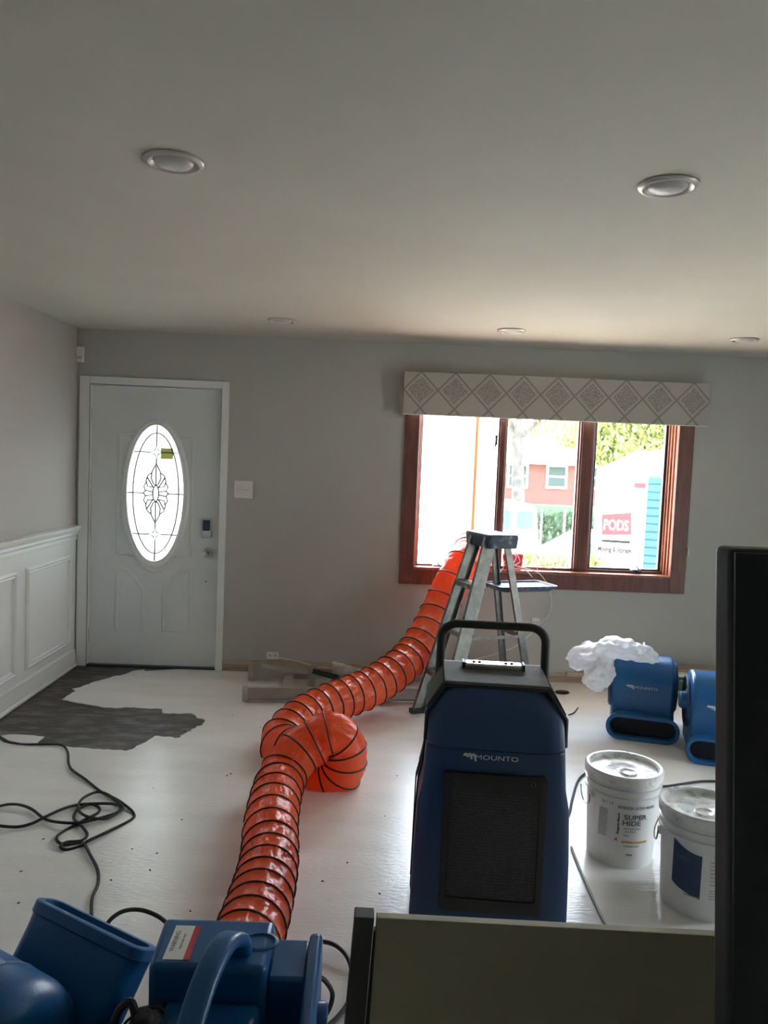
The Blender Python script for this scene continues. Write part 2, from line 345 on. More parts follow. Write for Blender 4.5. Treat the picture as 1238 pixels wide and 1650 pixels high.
dbuild(ring2(EA-.004, EB-.004, EA+.042, EB+.042, [(0, -.012), (0, .012), (.15, .016), (.3, .008), (.6, .013), (.85, .009), (1, 0)]), 'oval_moulding', M['white'])
dbuild(MB().prism(ell(EA+.012, EB+.012), yf+.014, yf+.020, 'y'), 'glass_pane', M['dglass'], smooth=False)
def ridge(b, pts, w=.014, h=.007, closed=True):
    P = [Vector((x, 0, z)) for x, z in pts]; n = len(P); lp = []
    for i, p in enumerate(P):
        a = P[i-1] if (closed or i) else p; c = P[(i+1) % n] if (closed or i < n-1) else p
        t = (c-a).normalized(); sd = Vector((t.z, 0, -t.x))
        lp.append([Vector((0, yf, 0))+p+sd*w*q-Vector((0, hh, 0)) for q, hh in ((-1, -.001), (-.6, h*.7), (0, h), (.6, h*.7), (1, -.001))])
    b.loft(lp, (not closed, not closed), closed=closed)
# lead came
def came():
    b = MB(); Y = yf+.009
    q = lambda pts, r=.0035, cl=False: b.tube([(DC+x, Y, DZc+z) for x, z in pts], .0052, 6, closed=cl)
    q([(EA*.80*cos(a), EB*.88*sin(a)) for a in [2*pi*k/48 for k in range(48)]], .0038, True)
    for sg in (1, -1):
        zc = .30*sg; zt = .045
        q([(0, sg*EB), (0, zc+zt*sg)]); q([(0, zc-zt*sg), (0, .215*sg)])
        q([(-EA*.79*1.02, zc), (-.045, zc)]); q([(.045, zc), (EA*.81, zc)])
        dm = [(0, zt), (.012, .014), (.045, 0), (.012, -.014), (0, -zt), (-.012, -.014), (-.045, 0), (-.012, .014)]
        q([(x, zc+z) for x, z in dm], .0035, True)
        # petals
        q([(0, .215*sg), (.03, .16*sg), (.035, .11*sg), (.018, .07*sg), (0, .055*sg)]); q([(0, .215*sg), (-.03, .16*sg), (-.035, .11*sg), (-.018, .07*sg), (0, .055*sg)])
        q([(0, .20*sg), (0, .055*sg)])
        for s in (1, -1):
            q([(.033*s, .15*sg), (.06*s, .13*sg), (.072*s, .09*sg), (.06*s, .05*sg), (.02*s, .045*sg)]); q([(.065*s, .12*sg), (.045*s, .085*sg), (.02*s, .045*sg)])
            q([(.07*s, .08*sg), (.088*s, .05*sg), (.075*s, .02*sg), (.022*s, .01*sg)]); q([(-EA*s, 0), (-.09*s, 0)])
            q([(.075*s, .02*sg), (.09*s, 0)])
    q([(.022*cos(a), .058*sin(a)) for a in [2*pi*k/12 for k in range(12)]], .0035, True)
    return b
dbuild(came(), 'lead_came', M['came'])
p = onY(268, 731, 5.62); dbuild(MB().box(p.x-.045, p.x+.045, yf+.008, yf+.012, p.z-.04, p.z+.04), 'pane_sticker', M['sticker'])
def dp(px, py): p = onY(px, py, yf); return (p.x, p.z)
rg = MB()
L_, R_ = DC-.265, DC+.265; zt, zb = 1.70, .83
top = [(L_+.12, zt+.0)]+[(DC-.14+.28*k/12, zt+.11*sin(pi*k/12)**.8) for k in range(13)]+[(R_-.12, zt)]
bot = [(R_-.12, zb)]+[(DC+.14-.28*k/12, zb-.12*sin(pi*k/12)**.8) for k in range(13)]+[(L_+.12, zb)]
ridge(rg, [(L_, zb), (L_, zt)]+top+[(R_, zt), (R_, zb)]+bot)
for s in (-1, 1):
    o_ = DC+s*.27; i_ = DC+s*.075
    zb2, zi, zo = .27, .57, .72
    cv = [(o_+(i_-o_)*t, zo-(zo-zi)*(t**1.6 if True else 0)+.02*sin(pi*t)) for t in [k/8 for k in range(9)]]
    ridge(rg, [(o_, zb2)]+cv+[(i_, zb2)], .014, .007)
dbuild(rg, 'raised_moulding', M['door'], ang=50)
# lock hardware
kp = onY(334, 851, yf); kb = onY(335, 890, yf)
k1 = dbuild(MB().loft([[(kp.x+a, yf-d, kp.z+b) for a, b in rr(w, h, .012)] for w, h, d in ((.068, .14, 0), (.068, .14, .018), (.06, .132, .026))]), 'keypad_lock', M['chrome'])
q = MB().loft([[(kp.x+a, yf-d, kp.z+.022+b) for a, b in rr(w, h, .008)] for w, h, d in ((.052, .078, .02), (.052, .078, .031), (.048, .074, .033))]).build('keypad', M['keypad'], k1); q.matrix_parent_inverse = Matrix()
def lathe_y(prof, c, n=28): return MB().lathe(prof, n, Matrix.Translation(c) @ Matrix.Rotation(radians(90), 4, 'X'), (True, True))
dbuild(lathe_y([(.034, 0), (.034, .006), (.026, .012), (.013, .016), (.013, .035), (.027, .045), (.031, .058), (.026, .07), (.008, .074)], (kb.x, yf, kb.z)), 'door_knob', M['chrome'])
hp = onY(332, 937, yf); dbuild(lathe_y([(.006, 0), (.005, .002), (.001, .003)], (hp.x, yf, hp.z), 10), 'screw_hole_plug', M['ink2'])
for z in (1.83, 1.02, .22): dbuild(MB().tube([(DX0-.004, yf-.006, z-.05), (DX0-.004, yf-.006, z+.05)], .008, 10).box(DX0-.03, DX0+.0, yf-.003, yf, z-.045, z+.045), 'hinge', M['chrome'])
# frame, casing, threshold
fr = MB().box(DX0-.02, DX0+.003, YB-.0, YB+.2, 0, DZ1).box(DX1-.003, DX1+.02, YB, YB+.2, 0, DZ1).box(DX0-.02, DX1+.02, YB, YB+.2, DZ1-.004, DZ1+.02)
fr.box(DX0+.003, DX0+.02, YB+.078, YB+.1, 0, DZ1-.004).box(DX1-.02, DX1-.003, YB+.078, YB+.1, 0, DZ1-.004).box(DX0+.003, DX1-.003, YB+.078, YB+.1, DZ1-.025, DZ1-.004)
dbuild(fr, 'jamb', M['white'])
for nm, a in (('side_casing', (DX0-.072, DX0-.004, 0, DZ1+.058)), ('side_casing', (DX1+.004, DX1+.055, 0, DZ1+.058)), ('head_casing', (DX0-.004, DX1+.004, DZ1+.004, DZ1+.058))):
    dbuild(MB().box(a[0], a[1], YB-.016, YB+.0, a[2], a[3]), nm, M['white'], bevel=.003)
dbuild(MB().box(DX0, DX1, YB-.01, YB+.16, -.004, .011), 'threshold', M['blkframe'])

# ------------------------------------------------------------------ window
w1 = struct(bpy.data.objects.new('window_1', None)); COL.objects.link(w1); w1.location = (1.28, YB, .8)
def wbuild(b, name, m, par=None, **k):
    o = b.build(name, m, par or w1, **k)
    if par is None: o.matrix_parent_inverse = Matrix.Translation((-1.28, -YB, -.8))
    return o
cx0, cx1, cz0 = .232, 2.340, .695
wbuild(MB().box(cx0, WX0+.012, YB-.02, YB, cz0, 2.12), 'casing_board', M['mahog'], bevel=.003)
wbuild(MB().box(WX1-.012, cx1, YB-.02, YB, cz0, 2.12), 'casing_board', M['mahog'], bevel=.003)
wbuild(MB().box(WX0+.012, WX1-.012, YB-.02, YB, cz0, WZ0+.005), 'casing_board', M['mahog'], bevel=.003)
wbuild(MB().box(WX0+.012, WX1-.012, YB-.02, YB, WZ1-.005, 2.12), 'casing_board', M['mahog'], bevel=.003)
for z0 in (WZ0,): wbuild(MB().box(WX0, WX1, YB-.012, YB+.14, z0-.012, z0+.022), 'sill_board', M['mahog_l'], bevel=.003)
jb = MB()
for k, (d, y0, y1) in enumerate(((.012, 0, .03), (.022, .03, .06), (.034, .06, .085), (.046, .085, .10))):
    jb.box(WX0, WX0+d, YB+y0, YB+y1, WZ0, WZ1); jb.box(WX1-d, WX1, YB+y0, YB+y1, WZ0, WZ1); jb.box(WX0, WX1, YB+y0, YB+y1, WZ1-d, WZ1)
wbuild(jb, 'stepped_jamb', M['mahog_l'], bevel=.003)
YS = YB+.10
def wx(px, py): return onY(px, py, YS+.02).x
ux = [(WX0+.03, wx(800, 790)), (wx(809, 790), wx(931, 790)), (wx(949, 790), WX1-.03)]
zs0, zs1 = WZ0+.02, WZ1-.02
for a, b in ((ux[0][1]-.012, ux[1][0]+.012), (ux[1][1]-.012, ux[2][0]+.012)):
    wbuild(MB().box(a, b, YS-.03, YS+.06, zs0, zs1).box(a+.012, b-.012, YS-.04, YS-.03, zs0, zs1), 'mullion', M['mahog'], bevel=.003)
def sash(x0, x1, fm, fw_=.034, stile=None):
    r = bpy.data.objects.new('sash', None); COL.objects.link(r); r.parent = w1; r.matrix_parent_inverse = Matrix.Translation((-1.28, -YB, -.8))
    b = MB().box(x0, x0+fw_, YS, YS+.04, zs0, zs1).box(x1-fw_, x1, YS, YS+.04, zs0, zs1).box(x0+fw_, x1-fw_, YS, YS+.04, zs0, zs0+fw_).box(x0+fw_, x1-fw_, YS, YS+.04, zs1-fw_, zs1)
    f = b.build('sash_frame', fm, r, bevel=.004)
    g = MB().box(x0+fw_-.003, x1-fw_+.003, YS+.018, YS+.022, zs0+fw_-.003, zs1-fw_+.003).build('glass_pane', M['glass'], r, smooth=False)
    return r
s2 = sash(ux[1][0], ux[1][1], M['mahog'], .022)
s3 = sash(ux[2][0], ux[2][1], M['blkframe'], .034)
s1 = sash(0, ux[0][1]-ux[0][0]-.01, M['pine'], .045)
# opened outward about its right side
ang = radians(-80); hx = ux[0][1]-.01
s1.matrix_parent_inverse = Matrix.Translation((-1.28, -YB, -.8)) @ Matrix.Translation((hx, YS+.05, 0)) @ Matrix.Rotation(ang, 4, 'Z') @ Matrix.Translation((-(ux[0][1]-ux[0][0]-.01), -YS, 0))
# dark stops beside the right sashes and lower rails
wbuild(MB().box(ux[0][0]-.004, ux[0][1], YS-.01, YS+.05, zs0-.01, zs0+.014), 'frame_rail', M['mahog'], bevel=.002)
wbuild(MB().box(ux[1][0], ux[2][1], YS-.02, YS, zs0-.01, zs0+.02), 'frame_rail', M['mahog'], bevel=.002)
def crank(px, py):
    p = onY(px, py, YS-.04); b = MB().loft([[(p.x+a, p.y+.03-d, p.z+c) for a, c in rr(.09-d*.5, .026, .012)] for d in (0, .02, .03)])
    b.tube([(p.x+.01, p.y-.002, p.z), (p.x+.015, p.y-.03, p.z+.005), (p.x-.01, p.y-.045, p.z+.035), (p.x-.02, p.y-.045, p.z+.05)], .005, 8)
    wbuild(b, 'crank_handle', M['alu'] if px < 800 else M['blkframe'])
crank(1026, 921); crank(706, 913)
lp = onY(1109, 890, YB-.01); wbuild(MB().box(lp.x-.006, lp.x+.004, YB-.02, YB, lp.z-.03, lp.z+.03), 'cord_cleat', M['plate'])
lt = onY(800, 708, YS-.03); wbuild(MB().box(lt.x-.008, lt.x+.008, lt.y-.008, lt.y+.02, lt.z-.04, lt.z+.03).tube([(lt.x, lt.y-.01, lt.z+.01), (lt.x-.012, lt.y-.02, lt.z-.06)], .005, 8), 'sash_lock', M['blkframe'])

# valance
vx0, vx1, vz0, vz1, vy = .207, 2.395, 1.923, 2.226, YB-.115
vb = MB().box(0, vx1-vx0, 0, .012, 0, vz1-vz0).box(0, .012, .012, .114, 0, vz1-vz0).box(vx1-vx0-.012, vx1-vx0, .012, .114, 0, vz1-vz0).box(.012, vx1-vx0-.012, .012, .114, vz1-vz0-.012, vz1-vz0)
for k in range(1): pass
vo = vb.build('window_valance', M['valance'], bevel=.004); vo.location = (vx0, vy, vz0)
tag(vo, 'grey fabric box valance printed with diamond lattice and round medallions above the window', 'valance')
MB().tube([(.0, -.002, .0), (vx1-vx0, -.002, .0)], .003, 6).build('hem_piping', M['plate'], vo)

# wall plates
def plate(name, px0, py0, px1, py1, label, cat, kind):
    a = onY(px0, py0, YB); b = onY(px1, py1, YB); c = ((a.x+b.x)/2, (a.z+b.z)/2); w = b.x-a.x; h = a.z-b.z
    t = thing(name, label, cat, (c[0], YB, c[1]-h/2))
    MB().loft([[(u, -d, h/2+v) for u, v in rr(w_, h_, .006)] for w_, h_, d in ((w, h, 0), (w, h, .003), (w-.008, h-.008, .007))]).build('cover_plate', M['plate'], t)
    if kind == 'switch':
        for s in (-1, 1):
            r_ = MB().box(s*.024-.017, s*.024+.017, -.010, -.006, h/2-.034, h/2+.034).build('rocker_switch', M['plate'], t, bevel=.002)
            MB().box(s*.024-.014, s*.024+.014, -.0112, -.0098, h/2-.002, h/2+.0).build('rocker_line', M['ink2'], r_)
    else:
        for s in (-1, 1):
            MB().loft([[(s*w*.22+u, -d, h/2+v) for u, v in rr(w*.36, h*.6, .008)] for d in (.006, .009)]).build('socket', M['plate'], t)
            MB().box(s*w*.22-.006, s*w*.22-.003, -.0096, -.0085, h/2-.002, h/2+.012).box(s*w*.22+.003, s*w*.22+.006, -.0096, -.0085, h/2-.002, h/2+.012).build('slot', M['ink'], t)
    return t
plate('light_switch', 378, 774, 407, 804, 'white double rocker light switch on the grey wall right of the door', 'switch', 'switch')
plate('wall_outlet', 430, 1050, 449, 1063, 'white electrical outlet low on the back wall above the torn floor edge', 'outlet', 'outlet')
plate('wall_outlet', 857, 996, 869, 1012, 'white electrical outlet behind the stepladder with a white wire plugged in', 'outlet', 'outlet')
sp_ = onY(129.5, 571, YB-.01)
t = thing('door_sensor', 'small white alarm sensor high in the corner above the door frame', 'sensor', (sp_.x, YB, sp_.z-.058))
MB().loft([[(a, -d, .058+b) for a, b in rr(w, h, .006)] for w, h, d in ((.05, .115, 0), (.05, .115, .018), (.042, .105, .028))]).build('sensor_case', M['plate'], t)
MB().box(-.015, .015, -.03, -.027, .03, .04).build('sensor_lens', M['lens'], t)

# recessed ceiling lights
for i, (px, py, lab) in enumerate([(280, 259, 'round recessed ceiling light nearest the camera on the left'), (1077, 298, 'round recessed ceiling light nearest the camera on the right'), (455, 516, 'round recessed ceiling light near the back wall, between door and window'), (824, 532, 'round recessed ceiling light near the back wall, above the window valance'), (1200, 547, 'round recessed ceiling light near the back wall, right of the window')]):
    p = onZ(px, py, ZC); t = thing('recessed_light', lab, 'ceiling light', (p.x, p.y, ZC-.0005), 0, 'recessed ceiling lights')
    MB().lathe([(.088, 0), (.088, -.004), (.082, -.010), (.074, -.012), (.066, -.008), (.062, -.002), (.060, 0)], 40).build('trim_ring', M['ringw'], t)
    MB().lathe([(.058, 0), (.057, -.006), (.05, -.013), (.03, -.019), (.001, -.021)], 36).build('lens', M['lens'], t)

# ------------------------------------------------------------------ orange duct
def duct():
    C = []  # (point, radius, ring spacing)
    def Yp(px, py, y, r, s): C.append((onY(px, py, y), r, s))
    def Zp(px, py, z, r, s): C.append((onZ(px, py, z), r, s))
    C.append((Vector((-.375, 1.925, .125)), .105, .07)); Zp(392, 1530, .118, .108, .08)
    Zp(420, 1450, .115, .108, .08); Zp(434, 1385, .115, .106, .095); Zp(438, 1320, .117, .108, .12)
    Yp(453, 1257, 3.46, .112, .12); Yp(480, 1215, 3.57, .112, .09); Yp(510, 1195, 3.61, .111, .075); Yp(535, 1183, 3.62, .110, .06); Yp(552, 1199, 3.64, .110, .06)
    Yp(555, 1224, 3.65, .109, .065); Yp(545, 1247, 3.67, .108, .08); Yp(512, 1254, 3.71, .109, .09); Yp(486, 1216, 3.88, .113, .09)
    Yp(455, 1202, 4.02, .12, .085); Yp(465, 1178, 4.15, .12, .085); Yp(500, 1150, 4.32, .12, .085); Yp(548, 1127, 4.49, .12, .085); Yp(592, 1110, 4.63, .12, .085)
    Yp(632, 1085, 4.79, .12, .09); Yp(664, 1056, 4.96, .12, .1); Yp(690, 1018, 5.11, .12, .12); Yp(710, 978, 5.24, .122, .14); Yp(733, 930, 5.33, .122, .15)
    Yp(752, 897, 5.44, .12, .12); Yp(761, 882, 5.62, .12, .11); Yp(766, 884, 5.85, .12, .11)
    C.append((Vector((.84, 6.1, .93)), .12, .11)); C.append((Vector((.86, 6.35, .75)), .12, .11)); C.append((Vector((.86, 6.55, .45)), .12, .11))
    P = catmull([c[0] for c in C], 12)
    def ex(k):
        a = catmull([Vector((c[k], 0, 0)) for c in C], 12); return [q.x for q in a]
    Rr, Sp = ex(1), ex(2)
    L = [0]
    for a, b in zip(P, P[1:]): L.append(L[-1]+(b-a).length)
    def at(s):
        import bisect
        i = max(0, min(len(L)-2, bisect.bisect_right(L, s)-1)); t = (s-L[i])/max(1e-9, L[i+1]-L[i])
        return P[i].lerp(P[i+1], t), Rr[i]*(1-t)+Rr[i+1]*t, Sp[i]*(1-t)+Sp[i+1]*t
    ss = [0.01]
    while ss[-1] < L[-1]-.05: ss.append(ss[-1]+at(ss[-1])[2])
    def fr(s):
        a = at(max(0, s-.02))[0]; b = at(min(L[-1], s+.02))[0]; return (b-a).normalized()
    root = thing('ventilation_duct', 'long orange flexible duct with black wire rings, winding over the floor and out the window', 'duct', at(ss[0])[0]*1.0)
    root.location.z = 0; base = root.location.copy()
    n = 72; loops = []; up = Vector((0, 0, 1)); seg = 6; rings = []
    for j, s in enumerate(ss):
        for k in range(seg if j < len(ss)-1 else 1):
            q = s+(ss[j+1]-s)*k/seg if k else s
            p, r, _ = at(q); t = fr(q); sd = t.cross(up).normalized(); up = sd.cross(t).normalized()
            sag = sin(pi*k/seg)
            lp = []
            for i in range(n):
                a = 2*pi*i/n; d = sd*cos(a)+up*sin(a)
                w = noise.noise(Vector((cos(a)*3, sin(a)*3, q*9)))*.7+noise.noise(Vector((cos(a)*8, sin(a)*8, j*3.1+k*.25)))*.5
                b_ = a+.16*k; w2 = abs(noise.noise(Vector((cos(b_)*6.5, sin(b_)*6.5, j*1.7))))
                lp.append(p+d*(r*(1-.05*sag)+(w*.012+w2*.014-.004)*sag)-base)
            loops.append(lp)
            if k == 0: rings.append((p-base, t.copy(), sd.copy(), up.copy(), r))
    MB().loft(loops, (False, False)).build('vinyl_sleeve', M['duct'], root, ang=80)
    m0 = MB().tube([(cos(2*pi*i/32), sin(2*pi*i/32), 0) for i in range(32)], .036, 6, closed=True)
    first = None
    for (p, t, sd, u2, r) in rings:
        # a slight helical tilt
        mx = Matrix(((sd.x, u2.x, t.x, p.x), (sd.y, u2.y, t.y, p.y), (sd.z, u2.z, t.z, p.z), (0, 0, 0, 1))) @ Matrix.Scale(r*1.008, 4)
        if first is None: first = m0.build('wire_ring', M['cord'], root); o = first
        else: o = first.copy(); COL.objects.link(o); o.parent = root
        o.matrix_local = mx
duct()

# ------------------------------------------------------------------ stepladder
def ladder():
    F = [Vector((.352, 4.79, 0)), Vector((.48, 4.44, 0))]; Rr = [Vector((.99, 5.24, 0)), Vector((1.115, 4.90, 0))]
    T = [Vector((.695, 4.97, 1.13)), Vector((.765, 4.76, 1.13))]; TR = [Vector((.815, 5.03, 1.12)), Vector((.875, 4.83, 1.12))]
    wd = (F[1]-F[0]).normalized(); sd = Vector((-wd.y, wd.x, 0))  # spread direction
    c = Vector((.735, 4.85, 0)); root = thing('stepladder', 'paint-spattered aluminium stepladder standing open in front of the window', 'ladder', c)
    def B(b, nm, m, **k): o = b.build(nm, m, root, **k); o.matrix_parent_inverse = Matrix.Translation(-c); return o
    cm = (T[0]+T[1]+TR[0]+TR[1])/4
    mx = Matrix.Translation((cm.x, cm.y, 1.13)) @ Matrix.Rotation(atan2(wd.y, wd.x), 4, 'Z')
    B(MB().loft([[(a, b, z) for a, b in rr(w, h, .02)] for w, h, z in ((.33, .20, -.06), (.34, .21, 0), (.34, .21, .018), (.33, .20, .026))], mx=mx), 'top_cap', M['ladcap'], bevel=.003)
    for i in (0, 1):
        r = B(MB().channel(F[i]+Vector((0, 0, .015)), T[i], .082, .03, .004, sd, 1 if i else -1), 'rail', M['alu'], smooth=False)
        f = MB().box(-.05, .05, -.022, .022, 0, .03, Matrix.Translation(F[i]) @ Matrix.Rotation(atan2(sd.y, sd.x), 4, 'Z')).build('foot', M['blackrub'], r, bevel=.003); f.matrix_parent_inverse = Matrix.Translation((0, 0, 0))
        r = B(MB().channel(Rr[i]+Vector((0, 0, .01)), TR[i], .045, .022, .003, sd, 1 if i else -1), 'rear_leg', M['alu'], smooth=False)
    n = 4
    for k in range(1, 4):
        z = k*.28; a = F[0].lerp(T[0], z/1.13); b = F[1].lerp(T[1], z/1.13)
        mxs = Matrix.Translation((a+b)/2) @ Matrix.Rotation(atan2(wd.y, wd.x), 4, 'Z')
        h = (b-a).length/2-.004
        sb = MB().box(-h, h, -.045, .045, -.004, .004, mxs).box(-h, h, -.045, -.041, -.028, -.004, mxs).box(-h, h, .041, .045, -.028, -.004, mxs)
        for q in range(5): sb.box(-h, h, -.036+q*.016, -.030+q*.016, .004, .006, mxs)
        B(sb, 'step', M['alu_paint'], smooth=False)
        B(MB().beam(a+sd*.03+Vector((0, 0, -.02)), a+sd*.03+wd*.07+Vector((0, 0, -.1))*.0+Vector((0, 0, -.02)), .02, .004, (0, 0, 1)), 'step_brace', M['alu'], smooth=False)
    for z in (.2, .5):
        a = Rr[0].lerp(TR[0], z/1.13); b = Rr[1].lerp(TR[1], z/1.13); B(MB().beam(a, b, .035, .01, (0, 0, 1)), 'rear_brace', M['alu'], smooth=False)
    for i in (0, 1):
        a = F[i].lerp(T[i], .53/1.13); b = Rr[i].lerp(TR[i], .50/1.13); B(MB().beam(a, b, .018, .004, (0, 0, 1)), 'spreader', M['alu'], smooth=False)
    mid = Vector((1.02, 5.06, .80))
    mp = Matrix.Translation(mid) @ Matrix.Rotation(atan2(sd.y, sd.x), 4, 'Z')
    B(MB().loft([[(a+x0, b, z) for a, b in rr(w, h, .03)] for w, h, x0, z in ((.36, .20, 0, -.03), (.44, .26, .0, 0), (.44, .26, 0, .008), (.42, .24, 0, .008), (.40, .22, 0, -.004))], mx=mp), 'pail_shelf', M['ladcap'], bevel=.002)
    return root
ladder()

# wires at the sill
def cable(name, pts, r, m, label, cat='cord', n=8, res=8, group=None):
    c = catmull(pts, res); b0 = Vector(c[0]); o = MB().tube(c, r, n).build(name, m, loc=(b0.x, b0.y, min(q.z for q in c)-r)); return tag(o, label, cat, group)
cable('white_wire', [onY(806, 922, 5.50), onY(820, 905, 5.52), onY(833, 912, 5.50), onY(870, 925, 5.56), onY(888, 958, 5.55), onY(885, 988, 5.56), onY(872, 1003, 5.57), onY(866, 1008, 5.575)], .004, M['wwire'], 'thin white wire looping from the windowsill down to the outlet behind the stepladder', 'wire')
cable('white_wire', [onY(757, 1065, 5.5), onY(790, 1056, 5.55), onY(826, 1044, 5.57), onY(846, 1030, 5.575), onY(862, 1014, 5.58), onY(864, 1006, 5.582)], .004, M['wwire'], 'thin pale wire drooping along the wall below the outlet behind the stepladder', 'wire')
cable('tangled_wire', [onY(812, 908, 5.56), onY(822, 893, 5.55), onY(832, 897, 5.54), onY(824, 911, 5.54), onY(815, 903, 5.53), onY(828, 890, 5.53), onY(838, 905, 5.53), onY(822, 915, 5.54), onY(845, 918, 5.54), onY(858, 930, 5.53)], .0035, M['wwire'], 'small tangle of pale wire heaped on the windowsill by the red tub', 'wire')
cable('draped_string', [onY(866, 920, 5.63), onY(867, 896, 5.66), onY(872, 912, 5.65), onY(890, 915, 5.65), onY(901, 903, 5.66), onY(903, 888, 5.67)], .003, M['wwire'], 'thin white cord draped along the sill under the middle pane', 'cord')
# red tub on the sill
rp = onY(826, 912, 5.665); w = .072
t = tag(MB().loft([[(rp.x+a*k, 5.665+b*k, WZ0+.022+z) for a, b in rr(.15, .075, .015)] for k, z in ((.82, 0), (1, .105), (1.04, .106), (1.04, .112), (.97, .112), (.80, .006))]).build('red_tub', M['red'], loc=(rp.x, 5.665, WZ0+.022)), 'small red plastic tub on the windowsill behind the stepladder', 'tub')

# ------------------------------------------------------------------ dehumidifier
def logo(parent, mx, s, m=None):
    m = m or M['inkw']
    b = MB()
    for x0, zt_, zb_ in ((-3.55, .5, -.05), (-3.05, .5, -.28), (-2.55, .5, -.5)):    # slanted mountain mark
        b.prism([(x0*s, (zt_-.05)*s), ((x0+.36)*s, zt_*s), ((x0+.62)*s, zb_*s), ((x0+.36)*s, zb_*s), ((x0+.2)*s, .12*s), (x0*s-.12*s, .12*s)], 0, .001, 'z', mx)
    b.build('logo_mark', m, parent, smooth=False)
    text('logo_lettering', 'MOUNTO', s*1.05, m, parent, mx @ Matrix.Translation((.55*s, 0, 0)) @ Matrix.Diagonal((1.15, .8, 1, 1)), .0006, bold=.0)
def dehumidifier():
    c = Vector((.462, 2.66, 0)); rz = radians(-5)
    root = thing('dehumidifier', 'tall navy upright dehumidifier with a black grille and tubular push handle', 'dehumidifier', c, rz)
    D = .34   # depth; front face at y=-.235 at base
    def outline(z0s):  # half widths with height
        return z0s
    # front shell sections: (z, half width, y front)
    sec = [(.03, .258, -.230), (.06, .262, -.231), (.28, .258, -.230), (.46, .250, -.228), (.53, .236, -.226), (.66, .228, -.224), (.755, .225, -.185), (.835, .168, -.125)]
    L = []
    for z, hw, yf_ in sec:
        ch = .045
        L.append([(-hw, .02, z), (-hw, yf_+ch*.8, z), (-hw+ch*.55, yf_+.012, z), (-hw+ch*1.9, yf_, z), (hw-ch*1.9, yf_, z), (hw-ch*.55, yf_+.012, z), (hw, yf_+ch*.8, z), (hw, .02, z)])
    MB().loft(L[:6]).build('front_shell', M['navy'], root, bevel=.005)
    MB().loft([L[5], L[6], L[7]]).build('hood', M['navy_t'], root, bevel=.004)
    # rear shell with lighter edge trim
    Lb = [[(-hw-.004, .19, z), (-hw-.004, .0, z), (hw+.004, .0, z), (hw+.004, .19, z)] for z, hw, _ in sec[:7]]+[[(-.185, .19, .845), (-.185, -.02, .845), (.185, -.02, .845), (.185, .19, .845)]]
    MB().loft(Lb).build('rear_shell', M['black'], root, bevel=.005)
    tr = []
    arch = [(-.262, .1), (-.258, .46), (-.236, .56), (-.229, .70), (-.228, .75), (-.176, .842), (.176, .842), (.228, .75), (.229, .70), (.236, .56), (.258, .46), (.262, .1)]
    for sgn in (1,):
        lo = []
        for x, z in arch: lo.append([(x*1.0, -.012 - (0.115 if z > .8 else (.16 if z > .74 else .0))*0, z+.004), (x*1.018, -.012, z+.008), (x*1.018, .03, z+.008), (x, .03, z+.004)])
        MB().loft(lo).build('edge_trim', M['black'], root)
    # front black rim following the hood edge
    rim = [(-.232, -.150, .66), (-.231, -.150, .752), (-.172, -.118, .838), (.172, -.118, .838), (.231, -.150, .752), (.232, -.150, .66)]
    MB().tube(rim, .008, 6).build('hood_rim', M['black'], root)
    # top plate
    MB().loft([[(x, y, z) for x, y in ((-.178*k, -.122*k), (.178*k, -.122*k), (.182*k, .15), (-.182*k, .15))] for k, z in ((1, .838), (1, .850), (.985, .853))]).build('top_plate', M['topgrey'], root, bevel=.003)
    for s in (-1, 1):
        MB().prism([(s*.178, .842), (s*.182, .85), (s*.236, .76), (s*.229, .752)], -.12, .14, 'y').build('shoulder_plate', M['topgrey'], root, smooth=False)
    g = MB().loft([[(a, .075+b, z) for a, b in rr(w, h, .012)] for w, h, z in ((.21, .055, .852), (.21, .055, .868), (.20, .048, .873))]).build('control_panel', M['chrome'], root, bevel=.002)
    for s in (-1, 1): MB().box(s*.108-.004, s*.108+.004, .05, .1, .852, .876).build('panel_end', M['black'], g)
    for x in (-.07, -.05, .045, .066): MB().lathe([(.006, .873), (.006, .8765), (.001, .877)], 10, Matrix.Translation((x, .075, 0))).build('button', M['black'], g)
    # handle
    hp = [(-.186, .12, .55), (-.192, .12, .80)]+[(-.190+.06*(1-cos(a)), .12, .945+.055*sin(a)) for a in [radians(15*k) for k in range(7)]]+[(.190-.06*(1-cos(a)), .12, .945+.055*sin(a)) for a in [radians(90-15*k) for k in range(7)]]+[(.192, .12, .80), (.186, .12, .55)]
    MB().tube(hp, .0155, 12).build('push_handle', M['blackrub'], root)
    # grille
    zc = .352; gw, gh = .335, .465
    MB().loft([[(a, -y, zc+b) for a, b in rr(w, h, .012)] for w, h, y in ((gw, gh, .22), (gw, gh, .2365), (gw-.016, gh-.016, .2395), (gw-.042, gh-.09, .2395), (gw-.046, gh-.094, .2345))]).build('grille_frame', M['black'], root)
    pts = MB(); nx, nz = 26, 34
    for j in range(nz):
        for i in range(nx):
            x = -.137+.274*(i+(.5 if j % 2 else 0))/(nx-.5); z = .172+.346*j/(nz-1)
            edge_ = i == 0 or j == nz-1 or j == 0 or i == nx-1
            rr_ = .0042
            b = [(x+rr_*cos(a), -.2352, z+rr_*sin(a)) for a in [radians(60*k) for k in range(6)]]; b2 = [(x+rr_*.45*cos(a), -.2366, z+rr_*.45*sin(a)) for a in [radians(60*k) for k in range(6)]]
            pts.loft([b, b2], (False, False))
    o = pts.build('grille_mesh', M['grill'], root, smooth=False); o['kind'] = 'stuff'
    for x, z in ((-.122, .563), (.122, .563)): MB().tube([(x+.007*cos(a), -.2405, z+.007*sin(a)) for a in [2*pi*k/12 for k in range(12)]], .0015, 5, closed=True).build('screw_ring', M['grill'], root)
